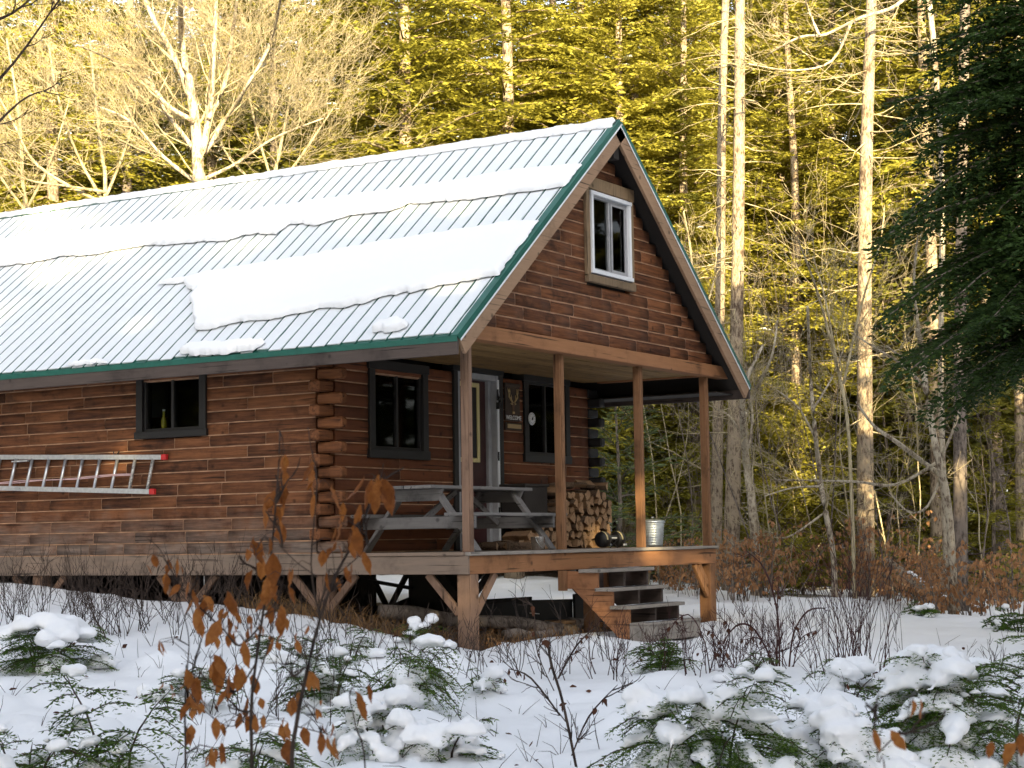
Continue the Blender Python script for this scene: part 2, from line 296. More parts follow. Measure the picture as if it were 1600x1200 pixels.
# ================================================================== THE CABIN
cabin = thing('log_cabin', (0,0,0), 'reddish-brown log cabin with a snowy green metal roof and a front porch on posts', 'cabin')
def part(name, mb, mats, parent=cabin, bevel=0, label=None):
    o = mb.build(name, mats, parent, bevel)
    if label: o['label'] = label
    return o
CH = .146
PROF = [(0,.006),(.026,.006),(.034,.018),(.037,.055),(.035,.100),(.029,.130),(.020,.141),(0,.141)]
def log_course(mb, a, b, z, org, du, dn, h=CH, jit=.004, thick=.05, wav=1., ps=1.):
    """one hewn log of a wall between a and b along direction du, bulging outwards along dn"""
    k = max(2, int((b-a)/.22)); vs = []; fs = []; n = len(PROF); ph = rnd.random()*50
    for i in range(k+1):
        s = a+(b-a)*i/k; w = noise.noise((s*2.2, ph, z*3))*.009*wav
        for j, (d, q) in enumerate(PROF):
            dd = d*ps*(1+.15*noise.noise((s*1.6, ph+9, j*.2))) if d else -thick
            zz = z+q*h/CH+(w if j in (1,2) else w*.4 if j == 3 else 0)
            vs.append(Vector(org)+Vector(du)*s+Vector(dn)*dd+Vector((0,0,zz)))
    flip = Vector(du).cross(Vector(dn)).z < 0
    for i in range(k):
        for j in range(n-1):
            f = (i*n+j, i*n+j+1, (i+1)*n+j+1, (i+1)*n+j); fs.append(f if flip else f[::-1])
    e0 = tuple(range(n)); e1 = tuple(range(k*n, k*n+n)); fs.append(e0[::-1] if flip else e0); fs.append(e1 if flip else e1[::-1])
    mb.add(vs, fs, 0)
    sm = mb.sm
    for i in range(len(fs)-2): sm[len(sm)-len(fs)+i] = True
def log_wall(name, length_at, z0, n, holes, org, du, dn, mat, h=CH, lens=(.55,1.5), ps=1.):
    mb = MB(); ck = MB()
    def bead(a, b, q0, q1):
        k = max(1, int((b-a)/.3))
        for i in range(k):
            d = (.031+.006*noise.noise((a+i, q0*7, 3.)))*ps; p = [Vector(org)+Vector(du)*(a+(b-a)*i/k), Vector(org)+Vector(du)*(a+(b-a)*(i+1)/k)+Vector(dn)*d]
            ck.box(min(p[0].x,p[1].x), max(p[0].x,p[1].x), min(p[0].y,p[1].y), max(p[0].y,p[1].y), q0+.004*noise.noise((a+i,q0,1.)), q1)
    for c in range(n):
        z = z0+c*h; a, b = length_at(z, z+h)
        if b-a < .1: continue
        iv = [(a, b)]
        for h0, h1, q0, q1 in holes:
            if min(q1, z+h)-max(q0, z) > .35*h:
                iv = [t for s, e in iv for t in ((s, min(e, h0)), (max(s, h1), e)) if t[1]-t[0] > .03]
        for s, e in iv:
            p = [Vector(org)+Vector(du)*(s+.01)+Vector(dn)*(-.045), Vector(org)+Vector(du)*(e-.01)+Vector(dn)*.014]
            lo = [min(p[0][i], p[1][i]) for i in range(3)]; hi = [max(p[0][i], p[1][i]) for i in range(3)]
            ck.box(lo[0], hi[0], lo[1], hi[1], z-.012, z+h-.014)
            bead(s+.01, e-.01, z-.006, z+.008)
            x = s
            while x < e-.01:
                L = rnd.uniform(*lens); x2 = x+L if e-x-L > .3 else e
                if x2 < e: bead(x2-.0045, x2+.0045, z+.011, z+h-.009)
                log_course(mb, x+.005, x2-.005, z, org, du, dn, h, ps=ps); x = x2
    w = part(name, mb, mat); part('chinking', ck, 'chinking', w); return w
SIDEW = (3.93, 4.88, 1.56, 2.24)
side = log_wall('log_wall', lambda a, b: (D+.13, LEN), .009, 16, [SIDEW], (0,0,0), (0,1,0), (-1,0,0), 'log_along_y')
FW1 = (.90, 1.93, 1.27, 2.25); DOOR = (2.72, 3.77, -.02, 2.42); FW2 = (4.53, 5.56, 1.32, 2.34)
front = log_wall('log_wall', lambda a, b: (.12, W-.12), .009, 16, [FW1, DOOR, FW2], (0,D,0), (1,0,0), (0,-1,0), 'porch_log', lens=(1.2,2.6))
log_wall('log_wall', lambda a, b: (D, LEN), .009, 16, [], (W,0,0), (0,1,0), (1,0,0), 'log_along_y', lens=(1.2,3))
log_wall('log_wall', lambda a, b: (0, W), .009, 16, [], (0,LEN,0), (1,0,0), (0,1,0), 'log_along_x', lens=(1.2,3))
slope_in = (HR-HEL)/(W/2+OX)
def gable_span(z0, z1):
    zt = z1+.16; dx = (zt-HEL)/slope_in; return (max(.0, dx-OX), min(W, W-(dx-OX)))
GW = (2.76, 3.90, 3.43, 4.60)
log_wall('gable_wall', gable_span, 2.575, 18, [GW], (0,0,0), (1,0,0), (0,-1,0), 'log_along_x', h=.152, lens=(.35,1.3), ps=.7)
mb = MB(); mb.add([(0,.06,2.57),(W,.06,2.57),(W,.06,2.75),(W/2,.06,5.25),(0,.06,2.75)], [(0,1,2,3,4)]); mb.add([(0,LEN-.06,2.3),(W,LEN-.06,2.3),(W,LEN-.06,2.75),(W/2,LEN-.06,5.25),(0,LEN-.06,2.75)], [(0,4,3,2,1)]); part('gable_backing', mb, 'dark_timber')
# interlocked log ends at the two front corners
def log_end(x0, x1, y0, y1, z, mat, wall):
    m = MB(); j = lambda: rnd.uniform(-.006, .006); m.box(x0+j(), x1+j(), y0+j(), y1+j(), z+.008, z+CH-.008); part('log_end', m, mat, wall, .022)
for c in range(16):
    z = .009+c*CH
    if c % 2 == 0:
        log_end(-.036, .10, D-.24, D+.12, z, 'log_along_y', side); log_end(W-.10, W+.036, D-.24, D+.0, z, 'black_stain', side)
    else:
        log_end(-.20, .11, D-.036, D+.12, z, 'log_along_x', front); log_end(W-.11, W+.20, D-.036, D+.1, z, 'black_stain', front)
# windows
def window(plane, rect, out, tw, name='window', glassin=.05, mats=('trim','trim'), mull=True, sash=.035, tb=None, tp=.028):
    """plane 'y' looks out along -Y, plane 'x' along -X; rect = (a0,a1,z0,z1) of the opening"""
    a0, a1, z0, z1 = rect; tb = tb or tw
    def bx(m, u0, u1, d0, d1, q0, q1, k=0):
        if plane == 'y': m.box(u0, u1, out-d1, out-d0, q0, q1, k)
        else: m.box(out-d1, out-d0, u0, u1, q0, q1, k)
    f = MB(); bx(f, a0-tw, a0, -.12, .041+tp, z0, z1); bx(f, a1, a1+tw, -.12, .041+tp, z0, z1); bx(f, a0-tw-.02, a1+tw+.02, -.12, .046+tp, z1, z1+tw); bx(f, a0-tw-.02, a1+tw+.02, -.12, .052+tp, z0-tb, z0)
    w = part(name, f, mats[0], cabin, .004)
    s = MB(); g = .03
    bx(s, a0+.002, a0+sash, -.06, g, z0+.002, z1-.002); bx(s, a1-sash, a1-.002, -.06, g, z0+.002, z1-.002); bx(s, a0+sash, a1-sash, -.06, g-.002, z1-sash, z1-.002); bx(s, a0+sash, a1-sash, -.06, g-.002, z0+.002, z0+sash)
    if mull: c = (a0+a1)/2; bx(s, c-sash*.6, c+sash*.6, -.055, g-.004, z0+sash, z1-sash)
    part('sash', s, mats[1], w, .003)
    p = MB(); bx(p, a0+.02, a1-.02, -.012, -.006, z0+.02, z1-.02); part('pane', p, 'window_glass', w)
    return w
window('x', SIDEW, 0, .105, tb=.09)
window('y', FW1, D, .115); wr = window('y', FW2, D, .115)
gw = window('y', (2.855,3.82,3.53,4.49), -.02, .05, 'gable_window', mats=('white_vinyl','jamb'), sash=.028)
m = MB(); m.box(2.70,2.79,-.07,-.02,3.43,4.56); m.box(3.88,3.97,-.07,-.02,3.43,4.56); m.box(2.68,3.99,-.075,-.02,4.56,4.72); m.box(2.70,3.97,-.09,-.02,3.36,3.46); part('casing', m, 'casing', gw, .006)
m = MB(); m.box(3.39,3.43,-.04,-.03,3.55,4.47); m.box(3.76,3.80,-.04,-.03,3.55,4.47); m.box(3.43,3.76,-.04,-.03,4.43,4.47); m.box(3.43,3.76,-.04,-.03,3.55,3.59); part('screen_frame', m, 'jamb', gw)
for b in ((.02,W-.02,D+.4,D+.42,0,2.5),(2.5,4.2,.35,.37,3.3,4.8),(1.2,1.22,3.2,5.6,1,2.4)): m = MB(); m.box(*b); part('room_shade_sheet', m, 'room_shade')  # near-black sheets behind the windows, painting in the dark of the rooms
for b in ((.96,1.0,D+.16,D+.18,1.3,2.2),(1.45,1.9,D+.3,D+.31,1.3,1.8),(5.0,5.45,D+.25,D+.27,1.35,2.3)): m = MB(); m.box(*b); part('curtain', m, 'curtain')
# door
d0 = MB(); d0.box(2.64,2.735,D-.07,D+.1,0,2.36); d0.box(3.755,3.85,D-.07,D+.1,0,2.36); d0.box(2.62,3.87,D-.075,D+.1,2.36,2.47); door_trim = part('door_trim', d0, 'trim', cabin, .004)
d0 = MB(); d0.box(2.737,2.80,D-.055,D+.15,0,2.355); d0.box(3.69,3.753,D-.055,D+.15,0,2.355); d0.box(2.80,3.69,D-.05,D+.15,2.28,2.355); d0.box(3.62,3.69,D+.03,D+.15,.02,2.28); d0.box(2.80,3.69,D-.06,D+.15,0,.03); part('jamb', d0, 'jamb', door_trim, .003)
d0 = MB(); d0.box(3.715,3.757,D-.063,D-.05,.02,2.3); part('door_edge', d0, 'white_vinyl', door_trim)
d0 = MB(); d0.box(2.805,3.615,D+.075,D+.12,.03,2.275); door = part('door', d0, 'maroon', cabin, .003)
d0 = MB(); zz = (1.17,2.24); xx = (2.83,3.43)
d0.box(xx[0],xx[0]+.06,D+.045,D+.074,*zz); d0.box(xx[1]-.06,xx[1],D+.045,D+.074,*zz); d0.box(xx[0]+.06,xx[1]-.06,D+.047,D+.074,zz[0],zz[0]+.06); d0.box(xx[0]+.06,xx[1]-.06,D+.047,D+.074,zz[1]-.06,zz[1]); part('window_surround', d0, 'cream', door, .006)
d0 = MB(); d0.box(2.89,3.37,D+.062,D+.072,1.23,2.18); part('pane', d0, 'black_plastic', door)
d0 = MB(); d0.lathe([(.0,0),(.028,.0),(.03,.02),(.02,.04),(0.001,.045)], (0,0,0), 12); d0.v = [(2.84+x, D+.06-z, 1.02+y) for x, y, z in d0.v]; part('knob', d0, 'steel', door)
for z in (.45,1.2,2.05): d0 = MB(); d0.box(3.70,3.725,D-.075,D-.064,z,z+.12); part('hinge', d0, 'black_stain', door_trim)
d0 = MB(); d0.tube([(3.68,D-.09,2.02),(3.70,D-.10,2.06),(3.72,D-.09,2.0),(3.69,D-.10,1.95)], .022, 8); d0.box(3.675,3.72,D-.11,D-.06,1.9,1.99); part('lock', d0, 'black_plastic', door_trim)
# porch beams, ceiling, posts
m = MB(); m.box(-.02,W+.52,-.075,.10,2.40,2.572); part('beam', m, 'cedar_x', cabin, .008)
for x in (-.02, W-.13): m = MB(); m.box(x,x+.13,.10,D-.2,2.41,2.56); part('beam', m, 'cedar_y', cabin, .008)
m = MB()
for k in range(14): y = .10+k*.137; m.box(.11,W-.14,y,y+.133,2.425+.002*(k % 2),2.45)
part('porch_ceiling', m, 'ceiling_plank')
for x in (0.045, 2.13, 4.22, W-.14):
    m = MB(); m.box(x,x+.095,.035,.13,.0,2.40); m.box(x+.012,x+.083,.022,.035,.0,2.40); part('porch_post', m, 'cedar_z' if x > 1 else 'post_z', cabin, .006)
# deck
m = MB(); x = .0
while x < W: m.box(x,min(W,x+.135),-.02,D-.05,-.036,-.001+rnd.uniform(-.001,.001)); x += .14
part('decking', m, 'deck_y', cabin, .004)
m = MB(); m.box(-.025,W/2-.003,-.035,.11,-.038,.0025); m.box(W/2+.003,W+.03,-.035,.11,-.038,.0025); part('deck_edge', m, 'tread_x', cabin, .004)
m = MB(); m.box(.0,3.9,-.0,.045,-.245,-.040); m.box(3.904,W+.02,-.0,.045,-.245,-.040); part('rim_board', m, 'cedar_x', cabin, .005)
m = MB()
for y0, y1 in ((.0,1.98),(1.985,4.3),(4.305,7.2),(7.205,LEN)): m.box(-.045,-.001,y0,y1,-.245,-.040 if y0 < 1 else .004)
part('rim_board', m, 'weathered_y', cabin, .005)
m = MB(); m.box(-.06,.10,.047,2.0,-.036,.0035); part('deck_edge', m, 'weathered_y', cabin, .004)
m = MB(); m.box(W-.03,W+.018,.05,LEN,-.245,-.040); part('rim_board', m, 'cedar_y', cabin, .005)
m = MB()
for k in range(14): y = .35+k*.8; m.box(.0,W-.03,y,y+.045,-.23,-.045)
m.box(.05,W-.05,D+.1,LEN,-.042,-.037); part('floor_joists', m, 'dark_timber')
# foundation posts and braces
def fpost(x, y, w, zt, zb, mat, braces=(), bm='cedar_z'):
    m = MB(); m.box(x,x+w,y,y+w,zb,zt); p = part('foundation_post', m, mat, cabin, .008)
    for ax, sgn, ln in braces:
        m = MB(); c = (x+w/2, y+w/2)
        if ax == 'x': a = (c[0]+sgn*w/2, y+.05, zt-ln); b = (c[0]+sgn*(w/2+ln*.95), y+.05, zt+.0); up = (0,1,0)
        else: a = (x+.045, c[1]+sgn*w/2, zt-ln); b = (x+.045, c[1]+sgn*(w/2+ln*.95), zt+.0); up = (1,0,0)
        m.bar(a, b, .09, .045, up); part('brace', m, bm, p, .004)
fpost(-.002,-.002,.178,-.246,-1.35,'post_z',[('x',1,.44),('y',1,.44)],'post_z')
fpost(W-.19,-.002,.178,-.246,-1.35,'cedar_z',[('x',-1,.44),('x',-1,.30)])
fpost(3.0,.10,.16,-.246,-1.4,'cedar_z',[])
for y in (1.99,4.13,6.70,9.2):
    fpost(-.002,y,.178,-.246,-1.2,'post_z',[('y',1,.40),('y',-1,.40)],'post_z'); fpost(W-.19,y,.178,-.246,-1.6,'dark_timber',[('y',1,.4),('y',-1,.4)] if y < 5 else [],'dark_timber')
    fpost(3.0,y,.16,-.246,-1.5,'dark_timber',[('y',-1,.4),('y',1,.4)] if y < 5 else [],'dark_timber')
for y0, y1 in ((2.3,3.1),(3.66,6.6),(7.0,LEN-.1)): m = MB(); m.box(3.22,3.25,y0,y1,-1.3,-.246); part('underfloor_shade', m, 'dark_timber')  # dark sheets added below the floor to stand in for deep shade
# stairs
prof = [(-.002,-.25),(-.50,-.278),(-.50,-.50),(-.70,-.50),(-.70,-.71),(-.92,-.71),(-.92,-.90),(-1.0,-1.13),(-.86,-1.13),(-.16,-.47),(-.002,-.47)]
m = MB(); m.box(2.0,3.36,-.05,-.003,-.47,-.27); stairs = part('stairs', m, 'cedar_x', cabin, .003)
for x in (2.02, 2.68, 3.30):
    n = len(prof); st = MB(); st.add([(x,y,z) for y, z in prof]+[(x+.045,y,z) for y, z in prof], [tuple(range(n)), tuple(range(2*n-1,n-1,-1))]+[(i,i+n,(i+1)%n+n,(i+1)%n) for i in range(n)]); part('stringer', st, 'cedar_y' if x < 2.5 else 'fascia', stairs, .003)  # middle and right ones darker, shade between the treads put into their colour
for y0, y1, z in ((-.27,-.56,-.236),(-.49,-.755,-.458),(-.69,-.975,-.668)):
    m = MB(); m.box(1.96,3.40,y1,y0,z-.042,z); part('tread', m, 'tread_x', stairs, .006)
m = MB(); m.box(2.0,3.39,-1.20,-.93,-.898,-.868); m.box(2.0,3.39,-1.185,-1.145,-1.09,-.90); m.box(2.0,2.04,-1.144,-.93,-1.09,-.90); m.box(3.35,3.39,-1.144,-.93,-1.09,-.90); part('step_box', m, 'tread_x', stairs, .006)
m = MB(); m.box(1.93,2.018,-.09,-.003,-.49,-.25); m.box(2.62,2.67,-.30,-.25,-.7,-.28); part('stair_cleat', m, 'cedar_z', stairs, .004)
m = MB()
for x, y, z in ((2.7,-.42,-.236),(2.7,-.65,-.458),(2.7,-.87,-.668),(2.7,-1.06,-.868)): 
    for k in range(7): m.add([(x+rnd.uniform(-.6,.6)+math.cos(t)*rnd.uniform(.04,.12), y+rnd.uniform(-.05,.05)+math.sin(t)*.035, z+.006) for t in [i*PI/4 for i in range(8)]], [tuple(range(8))])
part('frost', m, 'snow', stairs)

# ------------------------------------------------------------------ roof
def rp(y, u, w=0., side=0):            # a point on a roof slope: y along the ridge, u up the slope, w above the sheet
    ze = HEL if side == 0 else HER; L = math.hypot(W/2+OX, HR-ze); c, s = (W/2+OX)/L, (HR-ze)/L
    x = -OX+u*c-w*s; z = ze+u*s+w*c
    return (x if side == 0 else W-x, y, z)
LS = math.hypot(W/2+OX, HR-HEL); Y0, Y1 = -OY, LEN+.35
def slab(mb, y0, y1, u0, u1, w0, w1, side=0, m=0):
    vs = [rp(y,u,w,side) for w in (w0,w1) for y, u in ((y0,u0),(y1,u0),(y1,u1),(y0,u1))]
    fs = [(0,3,2,1),(4,5,6,7),(0,1,5,4),(1,2,6,5),(2,3,7,6),(3,0,4,7)]
    mb.add(vs, fs if side else [f[::-1] for f in fs], m)
m = MB(); slab(m, Y0+.04, Y1, .02, LS-.03, -.075, -.006, 0); slab(m, Y0+.04, Y1, .02, LS-.03, -.075, -.006, 1); part('roof_deck', m, 'dark_timber')
m = MB(); slab(m, Y0, Y1, 0, LS-.005, -.004, 0, 0); slab(m, Y0, Y1, 0, LS-.005, -.004, 0, 1)
ribs = []; y = Y0+.12
while y < Y1: ribs.append(y); slab(m, y-.006, y+.006, .01, LS-.01, .0, .015, 0); slab(m, y-.006, y+.006, .01, LS-.01, .0, .015, 1); y += .212
roof = part('roof', m, 'roof_green')
m = MB(); slab(m, Y0, Y1, LS-.16, LS+.005, .018, .024, 0); slab(m, Y0, Y1, LS-.16, LS+.005, .018, .024, 1); part('ridge_cap', m, 'roof_green', roof)
m = MB()
slab(m, Y0-.012, Y0+.075, -.01, LS, .018, .024, 0); slab(m, Y0-.012, Y0+.075, -.01, LS, .018, .024, 1); slab(m, Y0-.018, Y0-.012, -.01, LS, -.045, .024, 0); slab(m, Y0-.018, Y0-.012, -.01, LS, -.045, .024, 1)
x = -OX-.022; m.box(x,x+.006,Y0-.01,5.2,HEL-.058,HEL+.006); m.box(x+.001,x+.006,5.202,Y1,HEL-.058,HEL+.006); x = W+OX+.016; m.box(x,x+.006,Y0-.01,Y1,HER-.058,HER+.006)
part('roof_trim', m, 'drip_green', roof)
for b in ((-OX-.014,-OX+.022,Y0-.004,Y1,HEL-.20,HEL-.02),(W+OX-.022,W+OX+.014,Y0-.004,Y1,HER-.18,HER-.02)): m = MB(); m.box(*b); part('fascia', m, 'fascia', roof, .004)
for b in ((-OX+.024,-.04,D,LEN,HEL-.115,HEL-.10),(W+.04,W+OX-.024,-.05,LEN,HER-.115,HER-.10)): m = MB(); m.box(*b); part('soffit', m, 'dark_timber', roof)
for sd in (0,1):
    m = MB(); slab(m, Y0-.012, Y0+.032, .0, LS+.0, -.235, -.045, sd); part('barge_board', m, 'barge', roof, .004)
m = MB(); m.box(W/2-.07,W/2+.07,Y0+.05,.0,4.98,5.22); part('ridge_beam', m, 'dark_timber', roof, .005)

# ------------------------------------------------------------------ snow lying on the roof
def poly_dist(P, poly):
    a = np.array(poly); b = np.roll(a,-1,0); d = np.full(len(P), 1e9); ins = np.zeros(len(P), bool)
    for p, q in zip(a, b):
        e = q-p; t = np.clip(((P-p)@e)/(e@e), 0, 1); d = np.minimum(d, np.linalg.norm(P-p-t[:,None]*e, axis=1))
        c = ((p[1] > P[:,1]) != (q[1] > P[:,1])); xi = p[0]+(P[:,1]-p[1])/np.where(q[1]-p[1] == 0, 1e-9, q[1]-p[1])*e[0]; ins ^= c & (P[:,0] < xi)
    return np.where(ins, d, -d)
def snow_sheet(name, poly, thick, label, round_=.042, res=.028, top_thin=None, base_w=.036, side=0, jag=.03, group=None, cat='snow'):
    a = np.array(poly); y0, u0 = a.min(0)-.05; y1, u1 = a.max(0)+.05
    ny, nu = int((y1-y0)/res)+1, int((u1-u0)/res)+1
    yy, uu = np.meshgrid(np.linspace(y0,y1,ny), np.linspace(u0,u1,nu), indexing='ij'); P = np.c_[yy.ravel(), uu.ravel()]
    d = poly_dist(P, poly)
    jn = np.array([noise.noise((p[0]*3.1,p[1]*3.1,4.))*.7+noise.noise((p[0]*8,p[1]*8,7.))*.7+noise.noise((p[0]*17,p[1]*17,2.))*.35 for p in P])*jag*1.35
    bn = np.array([noise.noise((p[0]*1.1,p[1]*1.5,14.))+.55*noise.noise((p[0]*4,p[1]*4,15.)) for p in P])
    d = d+jn; T = thick*np.ones(len(P))*(1+.18*bn)
    if top_thin: um = (P[:,1]-u0)/(u1-u0); T = thick*(top_thin+(1-top_thin)*np.clip((1-um)/.55,0,1))*(1+.18*bn)
    q = np.clip(d/round_,0,1); h = T*np.sqrt(np.clip(1-(1-q)**2,0,1)); dg = d.reshape(ny,nu)
    gy, gu = np.gradient(dg, yy[1,0]-yy[0,0], uu[0,1]-uu[0,0]); gl = np.sqrt(gy**2+gu**2)+1e-6; mv = np.clip(-dg,0,.04)/gl; out = (dg < 0)
    P = P+np.c_[(np.where(out,gy/gl*mv,0)).ravel(), (np.where(out,gu/gl*mv,0)).ravel()]
    mb = MB(); idx = -np.ones(len(P), int); inn = dg > 0
    cell = inn[:-1,:-1]|inn[1:,:-1]|inn[1:,1:]|inn[:-1,1:]
    vs = []; fs = []
    def vid(i, j):
        k = i*nu+j
        if idx[k] < 0: idx[k] = len(vs); vs.append(rp(P[k,0], P[k,1], base_w+h[k], side))
        return idx[k]
    for i in range(ny-1):
        for j in range(nu-1):
            if cell[i,j]:
                f = (vid(i,j), vid(i,j+1), vid(i+1,j+1), vid(i+1,j)); fs.append(f)
    mb.add(vs, fs, 0, True); c = np.array(vs).mean(0)
    o = mb.build(name, 'snow', None, loc=tuple(c))
    return setp(o, label, cat, group)
up_top = [(11.7,4.12),(10.25,4.02),(8.11,3.89),(6.15,3.79),(4.39,3.78),(2.76,3.78),(1.75,3.79),(.81,3.87),(-.27,3.75)]
up_bot = [(-.27,3.2),(.51,3.22),(1.0,3.20),(1.47,3.25),(1.8,3.27),(2.12,3.33),(2.30,3.17),(2.6,3.19),(2.97,3.20),(3.3,3.12),(3.5,3.06),(3.75,3.16),(3.98,3.18),(4.05,2.94),(4.3,2.99),(4.5,3.05),(4.9,2.97),(5.12,2.96),(5.5,3.03),(5.86,3.04),(6.4,3.11),(6.9,3.12),(7.5,3.06),(8.17,3.13),(8.8,3.06),(9.45,3.07),(10.5,3.12),(11.7,3.05)]
snow_sheet('roof_snow', up_top+up_bot, .06, 'long band of snow across the upper half of the green roof, ragged lower edge', top_thin=.25, group='snow sheets sliding down the roof')
low = [(5.42,1.93),(5.25,2.02),(4.95,2.02),(4.65,2.11),(3.91,2.15),(2.93,2.25),(2.0,2.38),(1.05,2.42),(.17,2.51),(-.27,2.40),(-.27,1.20),(-.1,1.18),(.38,1.10),(.79,1.02),(1.0,1.0),(1.23,.97),(1.45,.86),(1.68,.80),(2.0,.83),(2.26,.79),(2.6,.74),(2.78,.70),(3.1,.73),(3.45,.66),(3.7,.60),(3.88,.63),(3.98,.78),(4.15,.95),(4.3,1.15),(4.47,1.36),(4.55,1.6),(4.79,1.72),(4.95,1.88),(5.2,1.90)]
snow_sheet('roof_snow', low, .068, 'broad slab of snow on the lower roof with a stepped left end', top_thin=.2, group='snow sheets sliding down the roof')
snow_sheet('roof_snow', [(2.45,.03),(2.5,.19),(3.1,.22),(3.68,.27),(3.78,.15),(3.55,.02),(3.0,.0)], .07, 'low strip of snow clinging to the roof edge above the corner logs', jag=.05)
snow_sheet('roof_snow', [(.45,.20),(.52,.37),(.75,.40),(.92,.35),(.92,.2),(.7,.16)], .075, 'small lump of snow near the front end of the eave', jag=.05)
snow_sheet('roof_snow', [(4.9,.03),(5.0,.12),(5.35,.13),(5.6,.06),(5.5,.02)], .035, 'thin crumbs of snow at the roof edge above the ladder', jag=.05)
snow_sheet('ridge_snow', [(11.7,LS-.13),(-.27,LS-.20),(-.27,LS-.0),(11.7,LS-.0)], .05, 'rounded line of snow along the roof ridge', base_w=.025, jag=.03, top_thin=None)
snow_sheet('ridge_snow', [(11.7,LS-.13),(-.27,LS-.15),(-.27,LS-.0),(11.7,LS-.0)], .05, 'far side of the snow line on the roof ridge', base_w=.025, side=1, jag=.03)
m = MB()
def dust(y0, y1, side):
    us = np.linspace(.02, LS-.155, 60); vs = []; k = len(us); a = rnd.uniform(.6,1.2); b = rnd.uniform(.6,1.2); ph = rnd.random()*40
    for i, u in enumerate(us):
        ja = .003+.011*abs(noise.noise((u*2.5,ph,0.)))*2*a; jb = .002+.008*abs(noise.noise((u*2.5,ph,9.)))*2*b
        lo = u if i else u+rnd.uniform(0,.05)
        for w, y in ((.001,y0+ja),(.014,y0+ja+.006),(.015,y1-jb-.006),(.001,y1-jb)): vs.append(rp(y,lo,w,side))
    fs = [(i*4+j,(i+1)*4+j,(i+1)*4+j+1,i*4+j+1) for i in range(k-1) for j in range(3)]+[(0,1,2,3)]
    m.add(vs, fs if side == 0 else [f[::-1] for f in fs], 0, False)
ed = [Y0+.076]+ribs+[Y1]
for a, b in zip(ed[:-1], ed[1:]):
    dust(a+(.0 if a < 0 and a == ed[0] else .006), b-.006, 0); dust(a+.006, b-.006, 1)
for sd in (0,1): slab(m, Y0-.024, Y0-.0185, .0, LS, -.062-.0, -.043, sd)
setp(m.build('snow_dusting', 'thin_snow', None, loc=rp(5,2.5)), 'thin white snow film lying in stripes between the roof ribs', 'snow', kind='stuff')

# ================================================================== THINGS ON AND ROUND THE PORCH
def text_mesh(txt, size, depth=.002):
    cu = bpy.data.curves.new('lettering','FONT'); cu.body = txt; cu.size = size; cu.extrude = depth; cu.align_x = 'CENTER'; cu.align_y = 'CENTER'
    o = bpy.data.objects.new('lettering', cu); C.objects.link(o); bpy.context.view_layer.update()
    me = bpy.data.meshes.new_from_object(o.evaluated_get(bpy.context.evaluated_depsgraph_get())); bpy.data.objects.remove(o); bpy.data.curves.remove(cu)
    return me
def lettering(txt, size, loc, parent, mat, rx=PI/2, rz=0, name='lettering'):
    me = text_mesh(txt, size); me.materials.clear(); me.materials.append(M[mat]); me.transform(Matrix.Rotation(rz,4,'Z')@Matrix.Rotation(rx,4,'X')); me.transform(Matrix.Translation(Vector(loc)-root_org(parent)))
    o = bpy.data.objects.new(name, me); C.objects.link(o); o.parent = parent; return o
# picnic table
t = thing('picnic_table', (1.5,1.05,0), 'weathered grey wooden picnic table standing on the porch', 'picnic table')
X0, X1 = .36, 2.62; yc = 1.09
m = MB()
for k in range(5): y = yc-.355+k*.143; m.box(X0+rnd.uniform(-.02,.02),X1+rnd.uniform(-.02,.02),y,y+.137,.742,.782)
m.build('tabletop', 'table_x', t, .005)
for s in (-1,1):
    y = yc+s*.67; m = MB(); m.box(X0-.06,X1+.08,y-.13,y-.004,.415,.455); m.box(X0-.05,X1+.06,y+.004,y+.13,.415,.455); m.build('bench', 'table_x', t, .005)
for x in (.62,2.32):
    for s in (-1,1):
        m = MB(); m.bar((x,yc+s*.80,0.0),(x,yc+s*.22,.74),.045,.12,(1,0,0)); m.v = [(a,b,max(c,.0)) for a,b,c in m.v]
        m.v = [(a,b,c) for a,b,c in m.v]; m.build('leg', 'table_y', t, .004)
    sx = -.045 if x < 1 else .045
    m = MB(); m.box(x+sx-.022,x+sx+.022,yc-.80,yc+.80,.275,.414); m.build('bench_support', 'table_y', t, .004)
    m = MB(); m.add([(x+sx*.98+i*.022,yc+a,z) for i in (-1,1) for a,z in ((-.36,.74),(-.29,.60),(.29,.60),(.36,.74))],[(0,1,2,3),(7,6,5,4),(0,4,5,1),(1,5,6,2),(2,6,7,3),(3,7,4,0)]); m.build('top_cleat', 'table_y', t, .004)
    m = MB(); m.bar((x,yc,.34),(x+(.75 if x < 1 else -.75),yc,.73),.07,.04,(0,1,0)); m.build('brace', 'table_y', t, .004)
# steel mug at the table leg
cx, cy = 1.84, .215
t = thing('steel_pail', (cx,cy,.003), 'small shiny steel pail standing by the picnic table leg', 'pail')
m = MB(); m.lathe([(.0,.0),(.072,.0),(.078,.01),(.088,.155),(.092,.16),(.086,.158),(.075,.02),(.0,.015)], (cx,cy,.003), 28, cap=False); m.build('pail_body', 'stainless', t)
m = MB(); m.tube([(cx+.088*math.cos(a)*1.02+.0, cy-.02-.09*math.sin(a)*.6, .15-.12*math.sin(a)) for a in [i*PI/10 for i in range(11)]], .004, 6); m.build('handle', 'steel', t)
